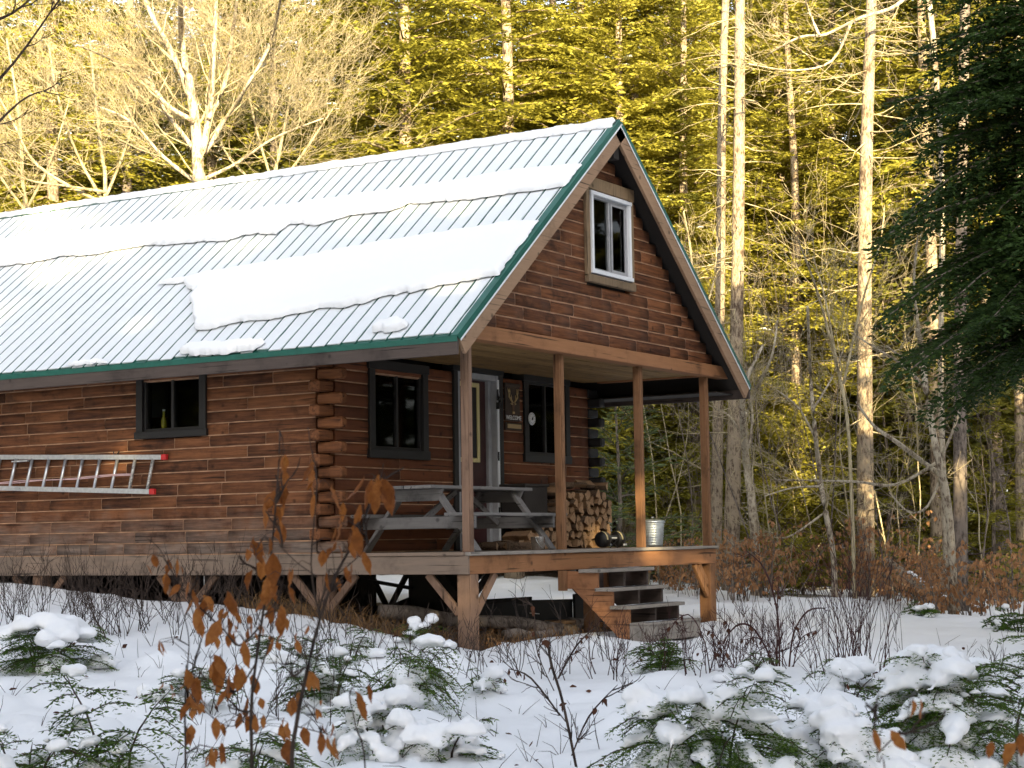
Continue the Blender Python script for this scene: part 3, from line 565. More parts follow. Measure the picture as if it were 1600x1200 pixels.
# galvanised bin
cx, cy = 5.42, .50
t = thing('metal_bin', (cx,cy,.003), 'ribbed galvanised metal bin with a lid by the third porch post', 'bin')
pr = [(0,0),(.135,0)]
for k in range(9): z = .02+k*.035; pr += [(.137+z*.08,z),(.143+z*.08,z+.012),(.137+z*.085,z+.024)]
pr += [(.168,.335),(.17,.345),(.16,.345),(.0,.34)]
m = MB(); m.lathe(pr, (cx,cy,.003), 32, cap=False); m.build('bin_body', 'galvanised', t)
m = MB(); m.lathe([(.172,.33),(.178,.334),(.178,.352),(.165,.362),(.10,.376),(.0,.38)], (cx,cy,.003), 32, cap=False); m.build('lid', 'galvanised', t)
m = MB(); m.tube([(cx-.05,cy,.375),(cx-.04,cy,.41),(cx+.04,cy,.41),(cx+.05,cy,.375)], .007, 6); m.build('handle', 'steel', t)
# black twin-drum device
cx, cy = 4.42, .62
t = thing('folding_stand', (cx,cy,.003), 'black folding stand with two round padded ends and pale stripes on the porch boards', 'stand')
for s, w in ((-1,.20),(1,.17)):
    m = MB(); pr = [(.0,-w/2),(.085,-w/2),(.105,-w/2+.02),(.108,0),(.105,w/2-.02),(.085,w/2),(.0,w/2)]
    m.lathe(pr, (0,0,0), 24, cap=False); m.v = [(cx+s*.21+z*.8, cy+y*.9, .113+x) for x, y, z in m.v]; m.build('padded_end', 'black_plastic', t)
    m = MB(); m.add([(cx+s*.21-.075+.0*a, cy-.100*math.cos(b)-.003, .113+.112*math.sin(b)) for b in [i*PI/14 for i in range(0,8)] for a in (0,)]+[(cx+s*.21-.035, cy-.100*math.cos(b)-.003, .113+.112*math.sin(b)) for b in [i*PI/14 for i in range(0,8)]], [(i,i+8,i+9,i+1) for i in range(7)]); m.build('stripe', 'pale_yellow', t)
m = MB(); m.box(cx-.13,cx+.13,cy-.05,cy+.03,.10,.17); m.build('body', 'black_plastic', t, .01)
for s in (-1,1):
    m = MB(); m.bar((cx-s*.12,cy-.05-.008*s,.005),(cx+s*.10,cy-.05-.008*s,.12),.014,.014,(0,1,0)); m.build('cross_leg', 'black_plastic', t)
m = MB(); 
for k in range(6): m.box(cx-.165+k*.024,cx-.147+k*.024,cy-.115,cy-.108,.125,.145)
for k in range(5): m.box(cx+.175+k*.02,cx+.19+k*.02,cy-.104,cy-.099,.03,.055)
m.build('lettering', 'white_paint', t)
# sign by the door
t = thing('welcome_sign', (4.09,D-.06,1.95), 'narrow brown wooden welcome sign with a carved deer head on the wall by the door', 'sign')
m = MB(); m.box(3.90,4.275,D-.075,D-.045,1.755,2.265); m.box(3.89,4.285,D-.085,D-.045,2.235,2.275); m.build('board', 'sign_wood', t, .006)
m = MB(); m.box(3.90,4.33,D-.075,D-.045,1.63,1.735); m.build('board', 'sign_wood', t, .006)
m = MB(); y = D-.083
hd = [(-.045,.05),(-.03,.0),(-.018,-.07),(-.012,-.10),(.012,-.10),(.018,-.07),(.03,0),(.045,.05),(.02,.065),(-.02,.065)]
m.add([(4.09+a,y,1.945+b) for a,b in hd]+[(4.09+a,y+.01,1.945+b) for a,b in hd],[tuple(range(9,-1,-1))]+[(i,(i+1)%10,(i+1)%10+10,i+10) for i in range(10)]); m.build('deer_head', 'hide', t)
m = MB()
for s in (-1,1):
    pth = [(s*.02,.06),(s*.06,.10),(s*.11,.14),(s*.12,.20),(s*.10,.255)]
    m.tube([(4.09+a,y,1.945+b) for a,b in pth], [.013,.013,.012,.010,.005], 6)
    for i, (dx, dz) in ((1,(s*-.01,.07)),(2,(s*-.04,.09)),(3,(s*.035,.06)),(3,(-s*.05,.05))): a, b = pth[i]; m.tube([(4.09+a,y,1.945+b),(4.09+a+dx*.5,y,1.945+b+dz*.6),(4.09+a+dx*.7,y,1.945+b+dz)], [.010,.008,.004], 5)
    m.tube([(4.09+s*.03,y,1.99),(4.09+s*.075,y,1.995)], [.016,.004], 5)
m.box(4.065,4.115,y-.006,y,1.855,1.885); m.build('antlers', 'sign_gold', t)
lettering('WELCOME', .082, (4.10,D-.078,1.80), t, 'white_paint'); 
m = MB(); m.box(3.94,4.29,D-.082,D-.074,1.655,1.712); m.build('name_plate', 'sign_gold', t)
# round thermometer on the right-hand window
t = thing('round_thermometer', (4.57,D-.085,1.81), 'white round dial thermometer fixed on the dark porch window', 'thermometer')
m = MB(); m.lathe([(0,0),(.086,0),(.09,.006),(.086,.014),(0,.016)], (0,0,0), 32, cap=False); m.v = [(4.57+x,D-.078-z,1.81+y_) for x,y_,z in m.v]; m.build('dial', 'white_paint', t)
m = MB(); m.bar((4.55,D-.097,1.79),(4.59,D-.097,1.84),.012,.003,(0,1,0)); m.lathe([(0,0),(.018,0),(.018,.004),(0,.004)], (0,0,0), 12, cap=False); m.v[8:] = [(4.57+x,D-.096-z,1.81+y_) for x,y_,z in m.v[8:]]
for k in range(12): a = k*PI/6; m.bar((4.57+.062*math.cos(a),D-.095,1.81+.062*math.sin(a)),(4.57+.074*math.cos(a),D-.095,1.81+.074*math.sin(a)),.006,.002,(0,1,0))
m.build('pointer', 'black_plastic', t)
# ladder on hooks along the side wall
t = thing('aluminium_ladder', (-.1,6.4,1.05), 'long aluminium ladder with red end caps hung sideways on the side wall', 'ladder')
def ly(y, k): return (-.085 if k else -.19, y, (1.225+.037*(y-4.45)) if k else (.795+.044*(y-4.55)))
for k, y0 in ((1,4.50),(0,4.60)):
    a, b = ly(y0,k), ly(8.6,k); h = .062
    m = MB(); m.bar(a,b,.012,h); m.bar((a[0]+.012,a[1],a[2]+h/2-.005),(b[0]+.012,b[1],b[2]+h/2-.005),.034,.009); m.bar((a[0]+.012,a[1],a[2]-h/2+.005),(b[0]+.012,b[1],b[2]-h/2+.005),.034,.009); m.build('rail', 'aluminium', t, .002)
    m = MB(); m.box(a[0]-.02,a[0]+.035,y0-.055,y0+.03,a[2]-.036,a[2]+.036); m.build('end_cap', 'red_plastic', t, .008)
for k in range(13):
    y = 4.68+k*.305; a, b = ly(y,0), ly(y,1); a = (a[0]+.012,y,a[2]+.02); b = (b[0]+.012,y,b[2]-.02); m = MB(); m.tube([a,b], .021, 8); m.build('rung', 'rung_dirty' if k < 2 else 'aluminium', t)
for y in (5.3,7.6):
    h = MB(); z = ly(y,1)[2]+.036; h.tube([(-.03,y,z+.05),(-.06,y,z+.005),(-.13,y,z+.002),(-.135,y,z+.03)], .008, 6); part('wall_hook', h, 'black_stain', side)
m = MB(); m.box(-.22,-.20,6.9,7.12,.885,.91); m.box(-.13,-.08,6.86,7.15,1.255,1.275); m.build('bracket', 'aluminium', t, .003)
m = MB(); m.tube([(-.15,4.98+k*.33,1.03-.006*k+.01*math.sin(k*1.3)) for k in range(11)], .007, 5); m.tube([(-.16,4.98+k*.33,1.015-.005*k+.008*math.sin(k*1.7)) for k in range(11)], .006, 5); m.build('rope', 'rope', t)
# bottles on the side window's inner sill
for y, h, r, mt, lb in ((4.66,.26,.036,'bottle_yellow','yellow bottle standing inside the small side window'),(4.0,.17,.03,'bottle_green','pale green bottle in the right corner of the small side window')):
    t = thing('bottle', (.10,y,1.562), lb, 'bottle')
    m = MB(); m.lathe([(0,0),(r,.0),(r,h*.5),(r*.45,h*.72),(r*.4,h),(0,h)], (.10,y,1.562), 16, cap=False); m.build('bottle_body', mt, t)
    m = MB(); m.lathe([(0,h),(r*.48,h),(r*.48,h+.02),(0,h+.02)], (.10,y,1.562), 12, cap=False); m.build('cap', 'white_paint', t)
m = MB(); m.box(.051,.20,3.93,4.88,1.545,1.56); part('inner_sill', m, 'dark_timber')
# firewood
def split_log(kind):
    m = MB(); L = .40; n = 7
    if kind == 3: pts = [(.055*math.cos(a)*rnd.uniform(.85,1.1), .055*math.sin(a)*rnd.uniform(.85,1.1)) for a in [i*2*PI/10 for i in range(10)]]
    else:
        A = [1.0,1.35,1.9][kind]; r = [.115,.10,.085][kind]; pts = [(rnd.uniform(-.01,.01),rnd.uniform(-.01,.01))]+[(r*math.cos(a-A/2+PI/2)*rnd.uniform(.9,1.06), r*math.sin(a-A/2+PI/2)*rnd.uniform(.9,1.06)) for a in [A*i/4 for i in range(5)]]
        cz = sum(p[1] for p in pts)/len(pts); pts = [(a,b-cz) for a,b in pts]
    k = len(pts); vs = []
    for j, y in enumerate((-L/2,-L/6,L/6,L/2)):
        s = rnd.uniform(.92,1.05); ox, oz = rnd.uniform(-.006,.006), rnd.uniform(-.006,.006); vs += [(a*s+ox,y,b*s+oz) for a,b in pts]
    sides = [(j*k+i,j*k+(i+1)%k,(j+1)*k+(i+1)%k,(j+1)*k+i) for j in range(3) for i in range(k)]; ends = [tuple(range(k-1,-1,-1)), tuple(range(3*k,4*k))]
    m.add(vs, sides, 0); m.add([vs[i] for f in ends for i in f], [tuple(range(k)), tuple(range(k,2*k))], 1)
    for q in range(len(sides)):
        i = q % k
        if not (kind == 3 or 0 < i < k-1): m.m[q] = 1
    return m
var = []
for k in (0,1,2,0,1,3,0,2):
    mm = split_log(k); me = bpy.data.meshes.new('firewood'); me.from_pydata(mm.v, [], mm.f); me.materials.append(M['wood_bark']); me.materials.append(M['firewood_core']); me.polygons.foreach_set('material_index', mm.m); me.update(); var.append(me)
FWG = 'split logs in the porch firewood stack'
def put_log(x, y, z, rot, rz=0., label='split piece of firewood showing its cut end in the stack by the porch wall', sc=1.):
    o = bpy.data.objects.new('firewood', rnd.choice(var)); C.objects.link(o); o.location = (x,y,z); o.rotation_euler = (rnd.uniform(-.04,.04), rot, rz); o.scale = (sc,1,sc)
    setp(o, label, 'firewood', FWG)
for r in range(7):
    z = .065+r*.113; xa = 4.35+.05*rnd.random(); xb = 5.93-.02*r
    if r < 3: xa = 3.35+.22*r
    x = xa+(.05 if r % 2 else 0)
    while x < xb:
        put_log(x, 1.60+rnd.uniform(-.05,.05), z+rnd.uniform(-.012,.012), rnd.uniform(0,2*PI), sc=rnd.uniform(1.05,1.45)); x += rnd.uniform(.115,.165)
for x, z, rz in ((4.75,.86,.9),(5.15,.90,1.25),(5.45,.88,1.5),(5.7,.86,.2),(4.5,.84,.3)): put_log(x, 1.58, z, rnd.uniform(0,6), rz, 'piece of firewood lying crosswise on top of the stack')
for x, y, rz in ((3.0,1.5,.7),(3.15,1.3,1.2),(2.75,1.6,.2)): put_log(x, y, .05, rnd.uniform(0,6), rz, 'loose piece of firewood lying on the porch boards left of the stack')
m = MB(); m.box(3.70,4.30,1.52,1.90,.33,.86); m.box(3.68,4.32,1.50,1.92,.84,.88); setp(m.build('storage_box', 'dark_timber', None, .01, (4,1.7,.33)), 'dark wooden box resting on the low left end of the firewood stack', 'box')
# under the porch
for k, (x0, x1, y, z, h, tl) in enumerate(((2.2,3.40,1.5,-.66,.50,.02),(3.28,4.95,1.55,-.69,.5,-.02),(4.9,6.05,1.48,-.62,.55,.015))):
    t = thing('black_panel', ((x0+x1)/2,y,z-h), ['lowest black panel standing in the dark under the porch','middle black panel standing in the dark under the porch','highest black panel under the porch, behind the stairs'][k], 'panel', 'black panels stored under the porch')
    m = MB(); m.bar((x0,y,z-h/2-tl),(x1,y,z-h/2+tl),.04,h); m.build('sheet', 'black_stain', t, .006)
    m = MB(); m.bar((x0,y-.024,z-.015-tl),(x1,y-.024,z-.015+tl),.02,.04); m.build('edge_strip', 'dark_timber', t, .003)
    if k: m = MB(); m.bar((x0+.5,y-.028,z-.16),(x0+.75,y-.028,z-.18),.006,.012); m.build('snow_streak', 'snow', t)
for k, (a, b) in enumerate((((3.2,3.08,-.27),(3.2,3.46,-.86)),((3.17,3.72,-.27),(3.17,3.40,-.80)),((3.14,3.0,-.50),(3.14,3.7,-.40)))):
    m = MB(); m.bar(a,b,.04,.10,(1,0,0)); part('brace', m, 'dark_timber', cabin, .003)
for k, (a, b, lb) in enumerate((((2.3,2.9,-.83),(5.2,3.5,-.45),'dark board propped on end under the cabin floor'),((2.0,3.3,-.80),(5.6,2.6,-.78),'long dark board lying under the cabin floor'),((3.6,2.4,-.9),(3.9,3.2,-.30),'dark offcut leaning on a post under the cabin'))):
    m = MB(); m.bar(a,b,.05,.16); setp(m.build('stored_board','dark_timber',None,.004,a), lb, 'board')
g = ground(2.75,.45)
t = thing('tree_stump', (2.75,.45,g), 'flat-topped pale tree stump under the porch beside the stairs', 'stump')
m = MB(); pr = [(.15,-.05),(.125,.03),(.105,.09),(.11,.13)]; n = 20
m.lathe(pr, (2.75,.45,g), n); m.v = [(x+.012*math.sin(7*math.atan2(y-.45,x-2.75)),y+.02*math.sin(5*x*9),z) for x,y,z in m.v]; m.build('trunk', 'pale_bark', t)
m = MB(); m.lathe([(.11,.13),(.20,.15),(.205,.185),(.0,.19)], (2.75,.45,g), n, cap=False); m.build('top_slab', 'firewood_core', t, .004)
for k, (a, b, r, lb) in enumerate((((.35,1.5),(2.6,.15),.085,'long rough log lying slanted on the ground under the porch'),((2.0,.35),(4.2,.9),.07,'second rough log on the ground behind the stump'),((1.1,.25),(2.35,-.02),.06,'thin pole on the ground behind the front corner post'))):
    za, zb = ground(*a)+r+(.12 if k == 0 else .02), ground(*b)+r; m = MB(); m.tube([(a[0]+(b[0]-a[0])*i/6, a[1]+(b[1]-a[1])*i/6, za+(zb-za)*i/6+.02*math.sin(i*2)) for i in range(7)], [r*(1+.08*math.sin(i*1.7)) for i in range(7)], 10)
    setp(m.build('fallen_log', 'grey_bark', None, loc=(a[0],a[1],za)), lb, 'log')

# ================================================================== VEGETATION
def unit(v): return v/np.maximum(np.linalg.norm(v,axis=-1,keepdims=True),1e-9)
def leaf_quads(P, Dr, L, Wd, g, tilt=.7):
    """slim pointed leaf faces: base P, direction Dr, length L, width Wd, rolled at random round their own axis"""
    n = len(P); Dr = unit(Dr+g.normal(0,.22,(n,3))); up = np.array([0,0,1.])+g.normal(0,tilt,(n,3)); S = unit(np.cross(Dr,up)); L = L*g.uniform(.7,1.3,(n,1)); Wd = Wd*g.uniform(.7,1.3,(n,1))
    mid = P+Dr*L*.45
    return np.stack([P, mid+S*Wd*.5, P+Dr*L, mid-S*Wd*.5], 1)
def fan(o, d, L, g, step, lat, leaf, wid, droop, spread=1.0, twigs=None):
    """a flat bough: a main axis with side shoots, every shoot lined with leaf faces"""
    d = np.array(d,float); d /= np.linalg.norm(d); side = np.cross(d,[0,0,1.]); side /= np.linalg.norm(side)+1e-9
    n = max(3,int(L/step)); s = np.linspace(.12,1,n)+g.uniform(-.02,.02,n); s = np.clip(s,0,1)
    ax = o+d*(s*L)[:,None]+np.array([0,0,1.])*((-droop*s*s)*L)[:,None]
    tang = unit(d[None]+np.array([0,0,-1.])*(2*droop*s)[:,None])
    P=[]; Q=[]
    for k in range(n):
        for sg in (-1,1):
            l = (lat*L*(1.05-s[k])**.8+.10*L)*g.uniform(.55,1.2)*spread
            dd = unit(tang[k]*g.uniform(.5,.9)+side*sg*g.uniform(.6,1.)+np.array([0,0,g.normal(-.08,.16)]))
            m = max(2,int(l/(leaf*.62))); q = np.linspace(.1,1,m)
            pts = ax[k]+dd*(q*l)[:,None]+np.array([0,0,-1.])*((q*q)*l*droop*.7)[:,None]
            for s2 in (-1,1): P.append(pts); Q.append(unit(dd[None]*.8+np.cross(dd,[0,0,1.])[None]*s2*.7+np.zeros((m,1))))
    P.append(ax); Q.append(tang)
    if twigs is not None: twigs.tube([tuple(ax[i]) for i in sorted({0,n//3,2*n//3,n-1})] if n > 3 else [tuple(ax[0]),tuple(ax[-1])], [max(.004,.012*L*(1-i/4)) for i in range(len({0,n//3,2*n//3,n-1}) if n > 3 else 2)], 4)
    P = np.concatenate(P); Q = np.concatenate(Q)
    return leaf_quads(P, Q, leaf, wid, g)
def trunk_mesh(mb, H, r0, g, stubs=0, z0=.5, z1=None, lean=(0,0), stub_len=1., sides=9, m=0):
    k = 14; ph = g.uniform(0,9)
    pts = [(lean[0]*H*(i/k)+.05*math.sin(i*.9+ph), lean[1]*H*(i/k)+.05*math.cos(i*.7+ph), H*i/k-.4*(i == 0)) for i in range(k+1)]
    mb.tube(pts, [r0*(1-.82*(i/k)**1.15)*(1.25 if i == 0 else 1) for i in range(k+1)], sides, m)
    for _ in range(stubs):
        z = g.uniform(z0, z1 or H*.6); f = z/H; a = g.uniform(0,2*PI); L = stub_len*g.uniform(.25,1.2)*(.6+.4*math.sin(3*f)); r = .006+.012*g.random()
        b = np.array([lean[0]*z, lean[1]*z, z]); d = np.array([math.cos(a),math.sin(a),g.uniform(-.25,.35)])
        p = [b+d*L*q+np.array([0,0,-.22*L*q*q+g.normal(0,.03)*L]) for q in (0,.35,.7,1)]
        mb.tube([tuple(x) for x in p], [r*1.3,r,r*.7,r*.3], 4, m, cap=False)
        for _ in range(int(g.integers(0,4))):
            q = g.uniform(.35,.95); bb = b+d*L*q+np.array([0,0,-.22*L*q*q]); d2 = d*.6+g.normal(0,.5,3); l2 = L*g.uniform(.15,.4)
            mb.tube([tuple(bb),tuple(bb+d2*l2)], [r*.5,r*.2], 3, m, cap=False)
def conifer(name, seed, H, cb, Rm, r0, nbr, leaf, wid, fol, bk, label, cat='tree', group=None, step=.17, droop=.28, lat=.42, zmax=None, snow=0, stubs=30, up0=.12, lean=(0,0), loc=(0,0,0), rise=1., hide=True):
    g = np.random.default_rng(seed); t = thing(name, loc, label, cat, group); o = np.array(loc,float)
    Q = []; tw = MB(); sn = MB(); trunk_mesh(tw, H, r0, g, stubs, .8, max(cb*1.3,H*.5), lean)
    for i in range(nbr):
        f = (i+g.random())/nbr; z = cb+(H-cb)*f**rise
        L = Rm*(1-f)**.75*g.uniform(.55,1.12)+.25
        if f < .12: L *= .65+.35*f/.12
        if zmax and z > zmax: continue
        a = g.uniform(0,2*PI); d = np.array([math.cos(a),math.sin(a),up0+.5*f-.1*(1-f)+g.normal(0,.08)])
        b = np.array([lean[0]*z,lean[1]*z,z]); Q.append(fan(b+d*.05, d, L, g, step, lat, leaf, wid, droop*g.uniform(.6,1.3), twigs=tw))
        if snow and g.random() < snow:
            q = g.uniform(.45,.85); c = b+d/np.linalg.norm(d)*L*q+np.array([0,0,-droop*.9*q*q*L+.05]); s = g.uniform(.07,.15)
            for e in (-1,0,1): blob(sn, c+d/np.linalg.norm(d)*e*s*1.2-np.array([0,0,.06*abs(e)]), (s*g.uniform(.8,1.3),s*g.uniform(.5,.9),s*.3), a, g)
    tw.v = [(x+o[0],y+o[1],z+o[2]) for x,y,z in tw.v]; tw.build('trunk', bk, t)
    quads('crown', np.concatenate(Q)+o, fol, t)
    if sn.v: sn.v = [(x+o[0],y+o[1],z+o[2]) for x,y,z in sn.v]; sn.build('branch_snow', 'snow', t)['kind'] = 'stuff'
    return t
def blob(mb, c, r, rz, g, n=8, k=5):
    ca, sa = math.cos(rz), math.sin(rz); vs = []; ph = g.uniform(0,99)
    for i in range(k+1):
        th = PI*i/k
        for j in range(n):
            p = Vector((math.sin(th)*math.cos(2*PI*j/n), math.sin(th)*math.sin(2*PI*j/n), math.cos(th))); s = 1+.38*noise.noise(p*1.7+Vector((ph,0,0)))
            x, y, z = p.x*r[0]*s, p.y*r[1]*s, p.z*r[2]*s; z = z if z > 0 else z*.45
            vs.append((c[0]+x*ca-y*sa, c[1]+x*sa+y*ca, c[2]+z))
    mb.add(vs, [(i*n+j,(i+1)*n+j,(i+1)*n+(j+1)%n,i*n+(j+1)%n) for i in range(k) for j in range(n)], 0, True)
def grow(mb, p, d, L, r, depth, g, wob=.18, kids=(3,5), ang=.7, ratio=.62, up=.1, minr=.004, m=0, seg=None):
    """a bare limb that tapers and forks"""
    p = np.array(p,float); d = unit(np.array(d,float)); k = seg or (5 if depth > 1 else 4); pts = [p]; ds = [d]
    for i in range(k): d = unit(d+g.normal(0,wob,3)+np.array([0,0,up])); p = p+d*L/k; pts.append(p); ds.append(d)
    e = .35 if depth > 0 else .3
    rad = [max(minr*.6, r*(1-(1-e)*i/k)) for i in range(k+1)]
    mb.tube([tuple(x) for x in pts], rad, 8 if r > .08 else 6 if r > .03 else 4 if r > .012 else 3, m, cap=False)
    if depth <= 0: return
    for _ in range(int(g.integers(kids[0],kids[1]+1))):
        q = g.uniform(.2,1.); i = min(k-1,int(q*k)); f = q*k-i; b = pts[i]*(1-f)+pts[i+1]*f
        ax = unit(g.normal(0,1,3)); sd = unit(np.cross(ds[i],ax)); a = ang*g.uniform(.6,1.3)
        grow(mb, b, ds[i]*math.cos(a)+sd*math.sin(a), L*ratio*g.uniform(.6,1.15), max(minr,rad[i]*g.uniform(.4,.62)), depth-1, g, wob, kids, ang, ratio, up, minr, m)
    grow(mb, pts[-1], ds[-1], L*ratio*g.uniform(.8,1.1), max(minr,rad[-1]*.95), depth-1, g, wob, kids, ang, ratio, up, minr, m)
def along_path(mb, pts, rad, g, twigs, tl, depth=2, m=0, sides=8, tr=.4, kids=(2,4)):
    """a limb drawn through given points, with forked twigs growing off it"""
    P = [np.array(p,float) for p in pts]; F = []; Rr = []
    for i in range(len(P)-1):
        for j in range(4):
            q = j/4; a = P[max(i-1,0)]; b = P[i]; c = P[i+1]; e = P[min(i+2,len(P)-1)]
            F.append(.5*((2*b)+(c-a)*q+(2*a-5*b+4*c-e)*q*q+(-a+3*b-3*c+e)*q**3)); Rr.append(rad[i]*(1-q)+rad[i+1]*q)
    F.append(P[-1]); Rr.append(rad[-1]); mb.tube([tuple(f) for f in F], Rr, sides, m)
    for _ in range(twigs):
        i = int(g.integers(1,len(F)-1)); d = unit(F[i+1]-F[i-1]); sd = unit(np.cross(d,g.normal(0,1,3))); a = g.uniform(.5,1.1)
        grow(mb, F[i], d*math.cos(a)+sd*math.sin(a), tl*g.uniform(.4,1.2), max(.006,Rr[i]*tr*g.uniform(.4,1)), depth, g, kids=kids, m=m)
    return F

# ---------------- the wall of conifers behind the cabin
SG = 'tall spruces crowding behind the cabin'
LB = ['tall yellow-green spruce in the crowded sunlit wall of trees behind the cabin','broad sunlit spruce with clumps of snow on its boughs behind the cabin','thin high-crowned spruce in the wood with a long bare trunk','dark green spruce deep in the wood behind the front row']
kinds = [conifer('spruce_tree', 11, 21, 1.5, 3.3, .20, 230, .15, .052, 'spruce_green', 'spruce_bark', LB[0], group=SG, step=.15, snow=.05),
         conifer('spruce_tree', 12, 19, 2.5, 3.9, .22, 240, .15, .055, 'spruce_green', 'spruce_bark', LB[1], group=SG, step=.155, snow=.14, droop=.22),
         conifer('spruce_tree', 13, 23, 8.5, 2.7, .18, 150, .16, .055, 'spruce_green', 'spruce_bark', LB[2], group=SG, step=.16, snow=.05, stubs=90),
         conifer('spruce_tree', 14, 20, 3.5, 3.2, .20, 160, .19, .075, 'spruce_deep', 'grey_bark', LB[3], group=SG, step=.19, stubs=60)]
first = [True]*4
def plant(k, px, t, sc=1., dz=0, label=None):
    p = col(px, t); rz = rnd.uniform(0,6.28)
    if first[k]: o = kinds[k]; o.location = (p[0],p[1],p[2]+dz); o.rotation_euler = (0,0,rz); o.scale = (sc,sc,sc); ORG[o] = Vector(p); first[k] = False
    else: o = dup(kinds[k], (p[0],p[1],p[2]+dz), rz, sc)
    if label: o['label'] = label
    return o
plant(1, 640, 38.5, 1.0, 0, 'bushy sunlit spruce rising right above the middle of the roof ridge')
plant(0, 800, 39, 1.0, 0, 'yellow-green spruce rising behind the ridge left of the gable peak'); plant(1, 925, 41, .95, 0, 'wide yellow-green spruce just left of the gable peak')
plant(0, 540, 41.5, .95, 0, 'yellow-green spruce right of the big bare tree'); plant(0, 80, 42, 1.0, 0, 'yellow-green spruce behind the bare shrubs at the left edge')
plant(3, 200, 45, 1.0); plant(1, -40, 45, 1.0); plant(0, 330, 46, 1.0); plant(3, 430, 45, .95); plant(1, 720, 45, 1.05); plant(0, 880, 46, 1.0); plant(2, 1010, 42, 1.0)
plant(0, 1085, 39.5, .8); plant(1, 985, 40, .85); plant(0, 1060, 46, 1.0); plant(0, 1255, 40.5, .8); plant(1, 1200, 47, .95, 0, 'snow-flecked spruce between the two pale trunks right of the gable'); plant(2, 1235, 43, .9); plant(0, 1300, 46, .95); plant(3, 1420, 42, 1.05); plant(2, 1470, 39, .95); plant(3, 1560, 40, 1.0); plant(0, 1640, 44, 1.0)
for row, (t, n) in enumerate(((50,11),(55,11),(61,12),(68,13),(76,14))):
    for i in range(n):
        px = -120+(1840)*(i+.5*(row % 2)+rnd.uniform(-.28,.28))/(n-.5); plant(rnd.choice([0,2,3,3,0,1,2]), px, t+rnd.uniform(-2,2), rnd.uniform(.85,1.12))
for px, t in ((1180,57),(1330,53),(1400,48),(1500,47),(1545,52),(1120,50),(1260,63),(1440,60),(1590,46)): plant(2, px, t, rnd.uniform(.8,1.))
# young understorey conifers in the wood on the right, boughs down to the ground
small = conifer('young_spruce', 15, 7.5, .3, 1.7, .06, 85, .12, .04, 'spruce_green', 'grey_bark', 'young spruce growing in the shade among the trunks on the right', group='young spruces under the trees', step=.14, stubs=10)
fs = True
for px, t, sc in ((1235,41,1.0),(1010,40,1.),(1090,43,1.1),(1310,42,.9),(1200,46,1.2),(1390,40,.9),(1470,43,1.0),(1555,38,.8),(1290,47,1.3),(1420,48,1.3),(1530,46,1.2),(1150,48,1.3),(960,44,1.2),(1600,42,1.1)):
    p = col(px,t)
    if fs: small.location = p; small.scale = (sc,)*3; fs = False
    else: dup(small, p, rnd.uniform(0,6), sc)
pine = conifer('young_pine', 16, 4.6, .25, 1.35, .05, 60, .17, .03, 'pine_green', 'grey_bark', 'soft pale green young pine beside the far corner of the porch', step=.13, droop=.12, up0=.3, stubs=4, loc=tuple(col(968,33.0)))
lowb = conifer('low_evergreen', 17, 1.0, .05, 1.0, .03, 40, .10, .04, 'spruce_green', 'grey_bark', 'low yellowish evergreen bush at the edge of the snow between two brown beech thickets', cat='bush', step=.09, droop=.2, up0=.35, stubs=0, loc=tuple(col(1250,34)))
# the dark hemlock on the right
conifer('hemlock_tree', 18, 13.5, 3.8, 2.5, .17, 400, .10, .040, 'hemlock_green', 'grey_bark', 'big dark green hemlock in shade filling the upper right corner', step=.10, droop=.34, lat=.40, zmax=9.5, stubs=25, up0=.0, loc=tuple(col(1690,23.5)))

# ---------------- tall pale trunks
def pole(seed, name, pts, t, wpx, bk, label, stubs, stub_len=1., extra=6., t2=None):
    """a tall bare trunk through photo columns, at one distance, continued above the frame"""
    g = np.random.default_rng(seed); P = [at(x,y,t) for x,y in pts]; b = P[-1]; gz = ground(b[0],b[1]); P[-1] = np.array([b[0],b[1],gz-.2]); P = P[::-1]
    d = P[-1]-P[-2]; P.append(P[-1]+d/np.linalg.norm(d)*extra); r = wpx/2/FPX*t
    rad = [r*(1.25-.10*i if i == 0 else 1.08-.10*i) for i in range(len(P))]; rad[-1] *= .6
    tt = thing(name, (b[0],b[1],gz), label, 'tree'); m = MB(); F = along_path(m, P, rad, g, 0, 0, sides=12); m.build('trunk', bk, tt)
    m = MB()
    for i in range(stubs):
        k = int(g.integers(2,len(F)-1)); f = g.random(); c = F[k-1]*(1-f)+F[k]*f; a = g.uniform(0,2*PI); L = stub_len*g.uniform(.2,1.3); d = np.array([math.cos(a),math.sin(a),g.uniform(-.3,.25)])
        grow(m, c, d, L, .010+.010*g.random(), 1 if L > .5 else 0, g, wob=.16, kids=(1,4), ang=.6, ratio=.4, up=-.02, minr=.006)
    m.build('dead_branches', 'sun_twig' if bk != 'grey_bark' else 'twig', tt)['kind'] = 'stuff'; return tt
pole(21,'tall_trunk',[(1156,-5),(1155,200),(1152,450),(1147,700),(1138,850)],35.5,23,'spruce_bark','straightest bright trunk rising from behind the right eave, thick and pale',80,1.2)
pole(22,'tall_trunk',[(1134,-5),(1128,180),(1126,400),(1122,640),(1115,850)],37,17,'spruce_bark','thinner pale trunk just left of the straight bright one at the right eave',55,1.1)
pole(23,'tall_trunk',[(1362,-5),(1357,130),(1352,330),(1351,560),(1350,850)],35,24,'spruce_bark','bright rough trunk standing alone left of the dark hemlock',85,1.5)
pole(24,'tall_trunk',[(1010,-5),(1018,90),(1034,200),(1042,400),(1048,600),(1050,850)],43,20,'pale_bark','leaning pale birch trunk above the right slope of the gable',40,1.3)
pole(25,'tall_trunk',[(1300,-5),(1297,150),(1300,300),(1302,560),(1300,850)],44,16,'spruce_bark','slim trunk half hidden by boughs in the gap between the bright trunks',50,1.1)
